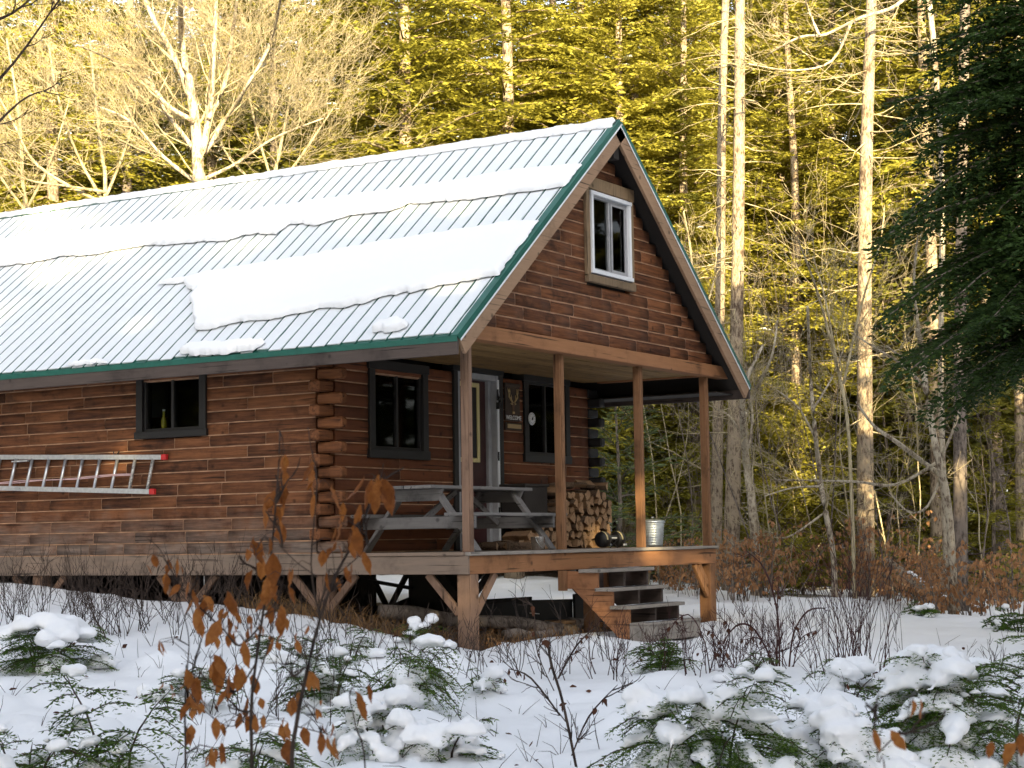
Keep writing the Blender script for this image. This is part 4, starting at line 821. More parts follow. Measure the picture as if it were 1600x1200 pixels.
pole(26,'tall_trunk',[(1508,-5),(1503,300),(1500,600),(1497,850)],33,20,'grey_bark','grey shaded trunk below the dark hemlock',30,.9)
pole(27,'tall_trunk',[(1590,-5),(1591,300),(1592,600),(1594,850)],38,15,'spruce_bark','sunlit trunk low at the right edge of the picture',18,.7)
pole(28,'tall_trunk',[(1455,-5),(1450,300),(1446,600),(1444,850)],46,14,'grey_bark','thin grey trunk deep behind the leaning beech',24,.8)
pole(29,'tall_trunk',[(1218,-5),(1222,300),(1226,600),(1228,850)],48,13,'spruce_bark','slim far trunk midway between the two bright ones',24,.8)
pole(30,'tall_trunk',[(1562,300),(1560,500),(1558,700),(1556,850)],42,14,'grey_bark','dim trunk in the shade under the hemlock boughs',15,.8)
# ---------------- bare broadleaf trees drawn through the photo, sunlit
def bare_tree(seed, name, label, t, stems, bk='pale_bark', twigs=12, tl=1.6, depth=3, base=None, kids=(2,4), tr=.4, spread=.9):
    g = np.random.default_rng(seed); stem0 = stems[0][0]; b = at(*stem0[0],t)[:2] if base is None else base[:2]; gz = ground(*b)
    tt = thing(name, (b[0],b[1],gz), label, 'tree'); m = MB(); br = MB()
    for i, (pts, w) in enumerate(stems):
        P = []
        dep = 0
        for j, (x, y) in enumerate(pts):
            dep = g.normal(0,.25)*spread*j if i or j else 0; P.append(at(x,y,t+(dep if j else 0)))
        if i == 0: P = [np.array([b[0],b[1],gz-.2])]+P; w = [w[0]*1.3]+list(w)
        rad = [q/2/FPX*t for q in w]; F = along_path(m, P, rad, g, 0, 0, sides=9 if w[0] > 9 else 6)
        for _ in range(int(twigs*(1 if i else .8))):
            k = int(g.integers(len(F)//3 if i == 0 else 2,len(F)-1)); d = unit(F[k+1]-F[k-1]); sd = unit(np.cross(d,g.normal(0,1,3))); a = g.uniform(.4,.95); q = k/len(F)
            grow(br, F[k], d*math.cos(a)+sd*math.sin(a), tl*g.uniform(.4,1.2)*(1.1-.5*q), max(.007,(rad[0]*(1-q)+rad[-1]*q)*tr*g.uniform(.3,.9)), depth, g, kids=kids, wob=.14, up=.07)
    m.build('trunk', bk, tt); br.build('branches', bk if bk != 'pale_bark' else 'sun_twig', tt); return tt
bare_tree(41,'bare_tree','big bare many-stemmed tree with pale bark, sunlit above the left half of the roof',33.5,[
 ([(312,330),(310,280),(306,200),(294,120),(284,60),(282,-10)],[20,19,17,14,10,7]),
 ([(318,235),(328,170),(333,100),(338,0)],[12,11,9,6]),
 ([(297,150),(270,85),(240,30),(222,-10)],[12,9,7,5]),
 ([(303,190),(262,165),(232,130),(185,98),(120,70)],[9,8,7,5,3]),
 ([(326,185),(352,130),(362,60),(372,-10)],[9,8,6,4]),
 ([(316,250),(282,205),(250,160),(236,120)],[9,7,6,4]),
 ([(320,240),(350,190),(395,120),(425,60),(440,-10)],[8,7,6,5,3]),
 ([(314,290),(255,245),(205,190),(150,165)],[8,6,4,3]),
 ([(318,280),(370,255),(430,215),(505,185)],[7,5,4,2])],twigs=12,tl=2.0,depth=3)
bare_tree(42,'bare_shrub_tree','thicket of thin golden bare stems left of the big bare tree',34.5,[
 ([(165,330),(160,250),(150,160),(140,60)],[7,6,5,3]),([(165,320),(120,240),(90,150),(75,60)],[6,5,4,2]),([(165,320),(60,260),(20,190),(-20,120)],[6,5,4,2]),([(165,310),(200,220),(215,140)],[5,4,2]),([(165,300),(100,290),(40,280),(-10,250)],[5,4,3,2])],bk='sun_twig',twigs=9,tl=1.9,depth=3)
bare_tree(43,'bare_shrub_tree','golden bare stems between the big bare tree and the spruce to its right',35.5,[
 ([(430,320),(435,250),(450,170),(470,60)],[7,6,4,3]),([(430,300),(400,200),(380,100)],[5,4,2]),([(430,300),(480,230),(520,170)],[5,4,2]),([(430,310),(360,250),(330,180)],[4,3,2])],bk='sun_twig',twigs=12,tl=1.7,depth=3)
bare_tree(44,'bare_shrub_tree','fan of fine golden twigs at the far left edge above the roof',37,[
 ([(40,360),(35,280),(30,180),(10,60)],[8,7,5,3]),([(40,330),(80,250),(110,150)],[5,4,2]),([(40,330),(-10,260),(-50,180)],[5,4,2])],bk='sun_twig',twigs=8,tl=2.,depth=3)
bare_tree(45,'leaning_beech','slim leaning bare beech with long low side limbs in front of the right-hand wood',30.5,[
 ([(1486,850),(1478,770),(1462,700),(1447,610),(1440,540),(1432,515)],[13,12,11,10,8,6]),
 ([(1474,745),(1440,720),(1400,690),(1365,665),(1338,628)],[8,8,7,5,3]),([(1440,600),(1410,570),(1370,545),(1330,520)],[6,5,4,2]),([(1440,575),(1405,555),(1385,540)],[5,4,2]),
 ([(1468,720),(1400,757),(1330,752),(1210,750)],[6,5,4,2]),([(1470,715),(1490,670),(1510,600),(1516,540)],[5,4,3,2]),([(1436,520),(1428,440),(1435,360)],[6,4,2]),([(1474,735),(1450,790),(1420,800),(1390,770)],[5,4,3,2])],bk='pale_bark',twigs=6,tl=.9,depth=2)
bare_tree(46,'golden_sapling','thin golden-lit bare tree with a wavy stem right of the last porch post',33,[
 ([(1302,870),(1290,800),(1281,740),(1272,660),(1266,580),(1262,480)],[9,9,8,7,6,4]),([(1276,690),(1250,640),(1215,610)],[4,3,2]),([(1270,640),(1300,590),(1320,540)],[4,3,2]),([(1290,800),(1240,835),(1215,842)],[4,3,2]),([(1282,760),(1240,762),(1195,775)],[4,3,2])],bk='pale_bark',twigs=8,tl=1.,depth=2)
bare_tree(47,'golden_sapling','forked golden-lit bare tree just right of the roof corner',33.5,[
 ([(1180,850),(1174,780),(1166,720),(1160,640),(1168,590),(1192,540)],[15,14,12,9,7,4]),([(1162,660),(1176,620),(1205,560),(1215,500)],[7,6,4,3]),([(1170,700),(1176,650),(1168,600)],[5,4,2]),([(1165,690),(1140,650),(1120,640)],[4,3,2])],bk='pale_bark',twigs=9,tl=1.,depth=2)
bare_tree(48,'bare_sapling','thin bare sapling in the gap between the bright trunks above the eave',34,[
 ([(1095,640),(1090,520),(1080,400),(1068,330)],[5,5,4,2]),([(1092,540),(1060,460),(1045,410)],[4,3,2]),([(1092,520),(1115,440),(1120,380)],[3,3,2])],bk='sun_twig',twigs=8,tl=1.,depth=2)
bare_tree(49,'bare_sapling','pale arching bare sapling against the gap of sky left of the bright rough trunk',33,[
 ([(1330,760),(1322,640),(1300,540),(1275,450),(1245,370)],[6,6,5,4,2]),([(1318,600),(1345,480),(1375,380),(1382,320)],[5,4,3,2]),([(1310,580),(1290,470),(1270,400)],[4,3,2])],bk='sun_twig',twigs=10,tl=1.2,depth=2)
bare_tree(50,'overhanging_tree','bare tree whose long sunlit bough sweeps across the top right, above the bright rough trunk',34,[
 ([(1470,620),(1472,300),(1458,60),(1442,-60)],[9,9,9,8]),([(1462,-20),(1420,-5),(1390,14),(1345,28),(1290,54),(1250,58),(1200,85)],[7,7,6,6,5,4,2]),([(1330,35),(1300,95),(1240,110),(1170,100)],[5,4,3,2]),([(1280,55),(1265,20),(1255,-10)],[5,4,3])],bk='pale_bark',twigs=12,tl=1.2,depth=2)
bare_tree(51,'shaded_tree','dark bare twigs reaching in at the upper left corner from a near tree',14,[
 ([(-130,860),(-140,400),(-130,100)],[34,30,24]),([(-135,150),(-60,60),(20,20),(55,-10)],[10,7,4,2]),([(-138,250),(-60,180),(20,100),(92,0)],[10,7,4,2]),([(-138,330),(-50,240),(30,160),(75,140)],[8,6,3,1.5])],bk='twig',twigs=5,tl=.5,depth=1,spread=.3)
for k,(px,t,sd) in enumerate(((1010,36,61),(1060,38,62),(1235,36,63),(1385,34,64),(1410,37,65),(1525,32,66),(1545,35,67),(1200,38,68),(1425,33,69),(1580,34,70),(1030,37,71),(1085,35,72),(1105,39,73),(1180,35,74),(1215,37,75),(1255,35,76),(1275,38,77),(1315,36,78),(1335,34,79),(1375,37,80),(1395,35,91),(1150,39,92),(1240,39,93),(1300,33.5,94),(1060,34.5,95),(1195,33.5,96))):
    g = np.random.default_rng(sd); p = col(px,t); tt = thing('thin_sapling', p, 'thin bare sapling among the trunks at the edge of the wood', 'tree', 'thin bare saplings at the wood edge'); m = MB()
    d = np.array([g.normal(0,.12),g.normal(0,.12),1.]); grow(m, p-np.array([0,0,.1]), d, (g.uniform(2.6,4.) if k < 10 else g.uniform(3.2,5.4)), .022, 3, g, wob=.08, kids=(2,4), ang=.75, ratio=.5, up=.06, minr=.005, seg=7); m.build('trunk', ['sun_twig','grey_bark'][k % 2], tt)

# ---------------- leafy beech saplings that keep their dead leaves
def leaf_shape(mb, b, d, L, wd, g, m=0, curl=.25):
    """a single folded, curled leaf hanging from b along d"""
    d = unit(np.array(d,float)); s = unit(np.cross(d, unit(g.normal(0,1,3)))); nrm = np.cross(s,d); vs = []; k = 9; prof = [.06,.50,.84,1.,.99,.86,.62,.32,.0]; tw = g.normal(0,.25)
    for i in range(k):
        q = i/(k-1); c = b+d*L*q+nrm*L*curl*(q*q-.3*q); a = tw*q; s2 = s*math.cos(a)+nrm*math.sin(a); n2 = nrm*math.cos(a)-s*math.sin(a); w = wd*.5*prof[i]*(1+g.normal(0,.09)); c = c+nrm*L*g.normal(0,.018)
        vs += [c+s2*w+n2*w*.45, c, c-s2*w+n2*w*.45]
    fs = []
    for i in range(k-1):
        for j in (0,1): fs.append((i*3+j,i*3+j+1,(i+1)*3+j+1,(i+1)*3+j))
    mb.add([tuple(v) for v in vs], fs, m, True)
def beech_clump(seed, p, H, nst, spread, nleaf, label, lm='pale_beech_leaf', bk='grey_bark', L=.10, group=None, name='beech_sapling'):
    g = np.random.default_rng(seed); p = np.array(p,float); t = thing(name, p, label, 'shrub', group); m = MB(); lv = MB()
    for i in range(nst):
        a = g.uniform(0,2*PI); b = p+np.array([math.cos(a),math.sin(a),0])*g.uniform(0,spread); d = unit(np.array([math.cos(a)*.25,math.sin(a)*.25,1])+g.normal(0,.12,3)); h = H*g.uniform(.55,1.1); pts = [b-np.array([0,0,.1])]
        for k in range(6): d = unit(d+g.normal(0,.09,3)); pts.append(pts[-1]+d*h/6)
        m.tube([tuple(x) for x in pts], [.010,.009,.008,.007,.005,.004,.002], 4, 0, cap=False)
        for k in range(int(g.integers(4,8))):
            q = g.uniform(.25,1.); j = min(5,int(q*6)); c = pts[j]+(pts[j+1]-pts[j])*(q*6-j); az = g.uniform(0,2*PI); e = np.array([math.cos(az),math.sin(az),g.uniform(.1,.6)]); l = h*g.uniform(.12,.34); tip = c+e*l
            m.tube([tuple(c),tuple(c+e*l*.5+np.array([0,0,.02])),tuple(tip)], [.004,.003,.0015], 3, 0, cap=False)
            for _ in range(nleaf):
                f = g.uniform(.25,1.); leaf_shape(lv, c+e*l*f, np.array([g.normal(0,.4),g.normal(0,.4),-1]), L*g.uniform(.6,1.2), L*.5*g.uniform(.7,1.1), g)
    m.build('stems', bk, t); lv.build('leaves', lm, t); return t
BG = 'beech thickets holding dead leaves at the edge of the wood'
b1 = beech_clump(81, col(1200,33), 1.55, 26, .75, 5, 'wide thicket of pale orange dead-leaved beech just right of the porch', group=BG)
b2 = beech_clump(82, col(1365,33), 1.75, 22, .7, 5, 'dead-leaved beech thicket in front of the bright rough trunk', group=BG)
b3 = beech_clump(83, col(1520,30), 1.25, 22, .7, 6, 'dead-leaved beech thicket near the right edge, below the grey trunk', group=BG)
for src, px, t, sc, lb in ((b1,1160,31.5,.9,'dead-leaved beech thicket directly behind the right porch corner post'),(b3,1245,34.5,.8,'low dead-leaved beech between the two larger thickets, behind the yellow bush'),(b2,1310,34,.8,'thinner dead-leaved beech left of the bright rough trunk'),(b1,1430,32.5,.75,'dead-leaved beech below the leaning bare beech'),(b2,1475,31,.8,'dead-leaved beech at the foot of the leaning bare beech'),(b3,1590,29,.95,'dead-leaved beech cut off by the right edge of the picture'),(b2,1085,33,.7,'dead-leaved beech seen through the gap behind the stairs'),(b1,1040,35,.8,'dead-leaved beech behind the metal bin'),(b3,1400,35.5,.9,'dead-leaved beech deep behind the fallen log')):
    dup(src, tuple(col(px,t)), rnd.uniform(0,6), sc, lb)
a, b = col(1385,33), col(1490,31); a[2] += .75; b[2] += .12
m = MB(); m.tube([tuple(a+(b-a)*i/6) for i in range(7)], [.07,.075,.08,.085,.09,.095,.10], 9); t = thing('leaning_dead_log', tuple(b), 'fallen trunk with snow on it leaning among the beech thickets at the right', 'log'); m.build('trunk','spruce_bark',t)
m = MB(); g = np.random.default_rng(3)
for i in range(9): blob(m, a+(b-a)*(.35+.06*i)+np.array([0,0,.085]), (.12,.06,.035), YAW, g)
m.build('snow','snow',t)

# ---------------- brush: leafless stems standing in the snow
def brush(seed, p, n, H, spread, mat, r=.005, lean=.35, fork=2, minr=.0022, dz=.0):
    g = np.random.default_rng(seed); m = MB(); p = np.array(p,float)
    for i in range(n):
        q = p[:2]+g.normal(0,spread,2); b = np.array([q[0],q[1],ground(q[0],q[1])-.03]); d = np.array([g.normal(0,lean),g.normal(0,lean),1.])
        grow(m, b, d, H*g.uniform(.35,.75), r*g.uniform(.7,1.2), fork, g, wob=.10, kids=(1,3), ang=.5, ratio=.6, up=.04, minr=minr)
    return m
BR = 'thin leafless bushes poking through the snow'
LBR = 'thin leafless bush with dark twigs poking through the snow'
def put_brush(seed, px, py, n, H, sp, mat='twig', label=LBR, group=BR, t=None, **k):
    n = int(n*1.5); k.setdefault('r',.0062); k.setdefault('minr',.003)
    p = hit(px,py) if t is None else col(px,t); o = brush(seed, p, n, H, sp, mat, **k).build('bare_bush', mat, None, loc=tuple(p)); return setp(o, label, 'bush', group)
put_brush(101,1345,1075,30,1.5,.17,'red_twig','dense clump of upright reddish bare stems standing in the snow at lower right',None,r=.0055,lean=.16,fork=1)
put_brush(102,30,985,16,.75,.35); put_brush(103,120,985,18,.75,.4); put_brush(104,220,990,18,.8,.4); put_brush(105,310,985,16,.75,.4); put_brush(106,400,985,12,.7,.4); put_brush(107,160,960,14,.7,.5)
put_brush(108,260,955,14,.7,.5); put_brush(109,60,950,12,.65,.5); put_brush(110,580,1010,10,.55,.35); put_brush(111,680,1020,9,.5,.3); put_brush(112,830,1060,8,.8,.3); put_brush(113,960,1060,8,.6,.3,'red_twig')
put_brush(114,1150,1040,16,.55,.28,'red_twig'); put_brush(115,1180,1060,8,.6,.25,'red_twig'); put_brush(116,1240,1040,7,.75,.2,'red_twig'); put_brush(117,640,1080,7,.5,.3); put_brush(118,480,1060,8,.6,.3); put_brush(119,1500,1050,5,.4,.4); put_brush(120,340,1130,6,.5,.2); put_brush(121,1090,1060,10,.5,.25,'red_twig')
put_brush(122,740,1030,7,.4,.25); put_brush(123,1210,985,7,.5,.3); put_brush(124,420,1130,7,.6,.25); put_brush(125,960,1030,9,.45,.3); put_brush(126,1050,1025,8,.4,.3,'red_twig')
# arching brambles
def brambles(seed, spots, label, mat='red_twig'):
    g = np.random.default_rng(seed); m = MB(); lv = MB(); c = hit(*spots[0][0][0])
    for pts, w in spots:
        base = hit(*pts[0]); t = (base-CAM)@FW; P = [base-np.array([0,0,.04])]+[at(x,y,t+g.normal(0,.1)) for x,y in pts[1:]]; F = along_path(m, P, [w/2/FPX*t]*(len(P)-1)+[w/6/FPX*t], g, 5, .18, 1, sides=4, tr=.6)
        for _ in range(5): k = int(g.integers(3,len(F))); leaf_shape(lv, F[k], (g.normal(0,.3),g.normal(0,.3),-1), g.uniform(.04,.07), .035, g)
    t = thing('bramble', tuple(c), label, 'bush'); m.build('stems', mat, t); lv.build('leaves', 'dead_leaf', t); return t
brambles(131,[([(1218,1055),(1215,960),(1195,890),(1165,860)],3),([(1215,1055),(1180,985),(1150,978),(1120,1020)],3),([(1232,1040),(1240,990),(1262,955),(1290,950)],3),([(1212,1050),(1190,1000),(1160,1000)],2),([(1238,1040),(1250,1000),(1275,985)],2),([(1213,1058),(1216,900)],3)],'brown bramble with arching stems and a few curled dead leaves, right of the stairs')
brambles(132,[([(905,1200),(880,1100),(862,1040),(855,1000)],5),([(880,1110),(830,1060),(795,1045)],3),([(868,1060),(900,1010),(930,980)],3),([(890,1180),(920,1120),(965,1070)],3),([(870,1080),(840,1020),(835,960),(830,940)],2)],'dark forked bare shrub stem in the middle foreground below the stairs','twig')
brambles(133,[([(1110,1060),(1100,1000),(1075,960),(1040,985)],2),([(1120,1050),(1140,1000),(1135,970)],2),([(1150,1060),(1130,1010),(1110,985)],2)],'low tangle of bramble with dead leaves below the stair box')
# dry grass on the bare strip along the porch
g = np.random.default_rng(141); m = MB(); c = (0.,1.,-.8)
for i in range(950):
    s = g.random(); x, y = (g.normal(-.12,.16), g.uniform(.2,3.2)) if s < .6 else (g.uniform(.2,2.2), g.normal(.0,.2)) if s < .85 else (g.uniform(.2,3),g.uniform(.2,2))
    z = ground(x,y); h = g.uniform(.10,.34)*(1.1 if s < .6 else .7); d = np.array([g.normal(0,.55),g.normal(0,.55),1.]); b = np.array([x,y,z-.02]); w = np.array([RT[0],RT[1],0])*g.uniform(.003,.007); e = b+d*h*.6; f = b+d*h+np.array([d[0],d[1],-.3])*h*.35
    m.add([tuple(b-w),tuple(b+w),tuple(e+w*.7),tuple(e-w*.7),tuple(f)], [(0,1,2,3),(3,2,4)], 0)
setp(m.build('dry_grass','dry_grass',None,loc=c),'dry tan grass along the bare ground under the porch edge','grass',kind='stuff')
m = MB()
for i in range(700):
    x, y = g.uniform(-.2,6), g.uniform(-.15,2.6); leaf_shape(m, np.array([x,y,ground(x,y)+.012]), (g.normal(),g.normal(),.1), g.uniform(.05,.10), .045, g)
setp(m.build('leaf_litter','pale_beech_leaf',None,loc=(2,1,-1)),'dead leaves scattered on the bare earth under the porch','leaf litter',kind='stuff')

# ---------------- young hemlocks in the foreground, loaded with snow
def snow_union(name, blobs, parent, g, vox=.03):
    mb = MB()
    for c, r, rz in blobs: blob(mb, c, r, rz, g, 10, 7)
    o0 = root_org(parent); me = bpy.data.meshes.new(name); me.from_pydata([tuple(Vector(v)-o0) for v in mb.v], [], mb.f)
    o = bpy.data.objects.new(name, me); C.objects.link(o); r = o.modifiers.new('r','REMESH'); r.mode = 'VOXEL'; r.voxel_size = vox; s = o.modifiers.new('s','SMOOTH'); s.factor = .5; s.iterations = 4
    bpy.context.view_layer.update(); m2 = bpy.data.meshes.new_from_object(o.evaluated_get(bpy.context.evaluated_depsgraph_get())); m2.name = name; o.modifiers.clear(); o.data = m2; bpy.data.meshes.remove(me)
    ph = g.uniform(0,50)
    for v in m2.vertices:
        q = v.co*9; v.co += v.normal*(.022*noise.noise(q+Vector((ph,0,0)))+.012*noise.noise(q*2.6))
    m2.materials.clear(); m2.materials.append(M['snow']); m2.polygons.foreach_set('use_smooth',[True]*len(m2.polygons)); o.parent = parent; o['kind'] = 'stuff'; return o
def young_hemlock(seed, p, H, R, nb, label, snow=8, leaf=.032, mat='young_green', lean=(0,0), droop=.45, group=None, up0=.35, ss=1., step=.038):
    H *= .78 if H > .3 else .85; nb = int(nb*1.0); R *= .88; snow = int(snow*1.25)
    g = np.random.default_rng(seed); p = np.array(p,float); t = thing('young_hemlock', p, label, 'shrub', group); m = MB(); Q = []; bl = []
    ns = 2 if H > .55 else 4; stem = []
    for k in range(ns):
        az = g.uniform(0,2*PI); le = np.array([math.cos(az),math.sin(az),0])*(.12 if ns == 1 else g.uniform(.25,.7)); bb = p+np.array([math.cos(az),math.sin(az),0])*(0 if ns == 1 else R*.25); h = H*(1 if k == 0 else g.uniform(.6,1.)); stem.append((bb,le,h))
        m.tube([tuple(bb+le*h*q*q+np.array([0,0,h*q-.08*(q == 0)])) for q in (0,.25,.5,.75,1)], [.010,.009,.007,.005,.002], 5, 0)
    for i in range(nb):
        bb, le, h = stem[i % ns]; f = g.uniform(.08,1.)**.85; z = f*h; c = bb+le*h*f*f+np.array([0,0,z]); a = g.uniform(0,2*PI); L = R*(1.12-f)**.55*g.uniform(.5,1.15)+.07; d = np.array([math.cos(a),math.sin(a),(up0+.35*f)*g.uniform(.3,1.2)])+le*.6
        Q.append(fan(c, d, L, g, step, .34, leaf, leaf*.27, droop, twigs=m))
        if g.random() < snow/nb*1.8:
            u = unit(d); s = g.uniform(.026,.055)*ss; q0 = g.uniform(.05,.3); q1 = g.uniform(.65,.98); nb_ = max(3,int(L*(q1-q0)/.06))
            for k in range(nb_):
                q = q0+(q1-q0)*k/(nb_-1); cc = c+u*L*q+np.array([0,0,-droop*q*q*L+.022])+np.array([g.normal(0,.35)*s,g.normal(0,.35)*s,0]); r_ = s*(1.25-.8*abs(2*k/(nb_-1)-1)**2)*g.uniform(.75,1.25)
                bl.append((cc,(r_*1.35,r_*1.2,r_*g.uniform(.7,1.0)),a))
    m.build('stems','twig',t); quads('foliage', np.concatenate(Q), mat, t)
    for k in range(int(2+snow*.5)):
        a = g.uniform(0,2*PI); rr = R*g.uniform(.15,1.05); x, y = p[0]+rr*math.cos(a), p[1]+rr*math.sin(a); s = g.uniform(.07,.15)*min(1.3,max(.6,R/.45)); bl.append(((x,y,ground(x,y)+s*.25),(s*g.uniform(1,1.6),s*g.uniform(.9,1.2),s*g.uniform(.6,.9)),g.uniform(0,3)))
    if bl: snow_union('snow_load', bl, t, g, .02)
    return t
MOUND_SPEC = [(60,1030,.75,.18),(255,1110,.6,.15),(420,1060,.6,.13),(600,1060,.55,.16),(690,1045,.5,.16),(650,1150,.7,.22),(560,1120,.5,.12),(760,1090,.35,.07),(1000,1130,.5,.12),(1150,1150,.55,.16),(1260,1130,.6,.20),(1330,1150,.6,.22),(1400,1100,.5,.2),(1480,1160,.7,.2),(1560,1130,.7,.2),(1200,1100,.5,.14),(1270,1080,.4,.10),(330,1180,.6,.15),(120,1160,.6,.12),(940,1010,.35,.08),(1030,1070,.4,.08),(520,1040,.5,.1),(450,1180,.6,.15),(1420,1190,.7,.2),(250,1040,.4,.1)]
MP = [hit(px,py) for px,py,_,_ in MOUND_SPEC]
MOUNDS.extend((p[0],p[1],s[2],s[3]) for p, s in zip(MP, MOUND_SPEC))
HG = 'young hemlocks bowed under snow in the foreground'
H = young_hemlock
def hp(px,py): p = hit(px,py); p[2] = ground(p[0],p[1]); return p
H(201,hp(70,1050),.55,.6,60,'low dome of green boughs under a thick cap of snow at the left edge',0,group=HG)
q = hp(70,1050); g = np.random.default_rng(5)
capt = bpy.data.objects.get('young_hemlock'); snow_union('snow_load',[((q[0]+.52*math.cos(w_)*math.sin(v_),q[1]+.52*math.sin(w_)*math.sin(v_),q[2]+.05+.40*math.cos(v_)),(g.uniform(.09,.17),g.uniform(.09,.17),g.uniform(.06,.10)),w_) for w_, v_ in ((g.uniform(0,2*PI),g.uniform(.0,1.05)) for _ in range(26))], capt, g, .03)
H(202,hp(178,1215),.98,.42,44,'upright young hemlock with lumps of snow on its tiers at lower left',7,group=HG,step=.05,leaf=.045)
H(203,hp(290,1110),.35,.4,22,'small hemlock half buried in snow left of the brown beech leaves',4,group=HG); H(204,hp(440,1050),.42,.45,30,'hemlock tuft behind the brown beech leaves, mid height',5,group=HG)
H(205,hp(505,1120),.5,.5,34,'dark hemlock tuft right of the beech stems with snow on one side',6,group=HG); H(206,hp(630,1125),.62,.5,60,'drooping thick hemlock with a broad shield of snow on its right side',4,group=HG,droop=.75,ss=1.6)
H(207,hp(690,1035),.30,.32,26,'rounded hemlock tuft with an arch of snow below the corner post',5,group=HG,droop=.7,ss=1.2); H(208,hp(650,1005),.25,.3,18,'little snow-topped hemlock tuft left of the corner post foot',5,group=HG)
H(209,hp(758,1092),.17,.2,14,'tiny evergreen sprig under snow in the open middle foreground',3,group=HG); H(210,hp(735,1135),.15,.18,12,'tiny evergreen sprig below and left of the other one',3,group=HG)
H(211,hp(600,1185),.45,.5,30,'snow-smothered hemlock at the bottom centre left',9,group=HG,ss=1.5)
H(212,hp(1045,1055),.38,.42,46,'bright yellow-green hemlock in front of the stair box',0,group=HG,up0=.6); H(213,hp(1120,1215),.80,.75,64,'large spreading hemlock with snow pads on its boughs below the stairs',12,group=HG,ss=1.35,droop=.5)
H(214,hp(1320,1120),.42,.42,30,'hemlock under an arch of snow in front of the reddish stems',6,group=HG,ss=1.4,droop=.6); H(215,hp(1420,1200),.75,.6,54,'middle hemlock of the lower right group, heavy with snow',12,group=HG,ss=1.5)
H(216,hp(1560,1200),1.05,.7,64,'tall hemlock at the lower right corner with snow on every tier',13,group=HG,ss=1.4); H(217,hp(1240,1200),.45,.5,34,'low hemlock at the bottom edge left of the lower right group',10,group=HG,ss=1.5)
H(218,hp(1490,1150),.5,.5,34,'hemlock tucked between the two taller ones at lower right',8,group=HG,ss=1.4); H(219,hp(380,1215),.5,.5,34,'hemlock low behind the beech stems at the bottom edge',5,group=HG)
H(220,hp(1170,1070),.25,.3,16,'small hemlock sprig right of the large spreading hemlock',3,group=HG); H(221,hp(40,1230),.4,.45,24,'hemlock tips at the bottom left corner',3,group=HG); H(222,hp(690,1190),.3,.4,20,'hemlock tips poking from a snow lump at the bottom centre',8,group=HG,ss=1.4)
H(223,hp(540,1055),.42,.4,26,'wispy hemlock beside the beech stem, level with the foot of the corner post',3,group=HG); H(224,hp(1330,1210),.4,.5,30,'lowest hemlock of the lower right group, mostly snow',10,group=HG,ss=1.5)
SPR = 'small evergreen sprigs on the far snow at the right'
for px, py, h, lb in ((1440,962,.28,'small snow-capped fir seedling on the smooth snow at the right'),(1555,982,.2,'tiny fir sprig near the right edge on the snow slope'),(1598,990,.5,'fir seedling cut by the right edge of the picture'),(1330,925,.4,'small evergreen at the foot of the brown thickets')):
    H(int(px),hp(px,py),h,h*.8,20,lb,2,group=SPR,leaf=.06,droop=.3)
g = np.random.default_rng(151); m = MB(); lv = MB()
for i in range(420):
    px, py = g.uniform(-20,1620), g.uniform(985,1230)
    if px > 1250 and py < 1060 and g.random() < .75: continue
    q = hp(px,py)
    if foot(q[0],q[1]) < .3: continue
    if g.random() < .62:
        for _ in range(int(g.integers(1,5))): d = unit(np.array([g.normal(0,.55),g.normal(0,.55),g.uniform(.3,1.1)])); l = g.uniform(.06,.30); w = g.normal(0,.03,3); m.tube([tuple(q-np.array([0,0,.02])),tuple(q+d*l*.5+w*.3),tuple(q+d*l+w)], [.0032,.0025,.0012], 3, cap=False)
    else: leaf_shape(lv, q+np.array([0,0,.012]), (g.normal(),g.normal(),g.normal(0,.25)), g.uniform(.03,.08), g.uniform(.02,.045), g)
setp(m.build('twig_litter','twig',None,loc=(-4,-3,-1.2)),'short dead twigs poking out all over the foreground snow','twigs',kind='stuff'); setp(lv.build('leaf_litter','dead_leaf',None,loc=(-4,-3,-1.2)),'small curled dead leaves lying about on the foreground snow','leaf litter',kind='stuff')
# ---------------- the beech sapling in front, with its hanging brown leaves
def cp(X,Y): return (220+X*.4667, 640+Y*.4667)
def front_beech(seed, t0, stems, leaves, label, size=1., name='beech_sapling'):
    g = np.random.default_rng(seed); base = at(*cp(*stems[0][0][0]),t0); gz = ground(base[0],base[1]); t = thing(name, (base[0],base[1],gz), label, 'shrub'); m = MB(); lv = MB(); nodes = []
    for pts, w in stems:
        P = [at(*cp(*q),t0+g.normal(0,.06)) for q in pts]
        if pts[0][1] >= 1190: b = P[0]; P = [np.array([b[0],b[1],ground(b[0],b[1])-.05])]+P
        n = len(P); F = along_path(m, P, [max(.0012,.62*w/2/FPX*t0*(1-.75*i/(n-1))) for i in range(n)], g, 1, .10, 1, sides=6, tr=.5); nodes += F
    N = np.array(nodes)
    leaves = list(leaves)+[(X+g.normal(0,16),Y+g.normal(0,26),l*g.uniform(.55,.95)) for X,Y,l in leaves if len(leaves) > 20 for _ in range(int(g.integers(0,3)))]
    for X, Y, l in leaves:
        p = at(*cp(X,Y-l*.5),t0+g.normal(0,.12)); k = np.argmin(np.linalg.norm(N-p,axis=1)+.35*np.maximum(0,N[:,2]-p[2]+.02)); a = N[k]
        m.tube([tuple(a),tuple((a+p)/2+np.array([0,0,.02])),tuple(p)], [.0018,.0014,.0009], 3, 0, cap=False); L = l*.4667/FPX*t0*1.0*size*g.uniform(.75,1.2); sd = RT*g.normal(0,.28)+FW*g.normal(0,.2)
        leaf_shape(lv, p, np.array([0,0,-1])+sd, L, L*g.uniform(.34,.58), g, curl=g.uniform(-.6,.7))
    m.build('stems','twig',t); lv.build('leaves','beech_leaf',t); return t
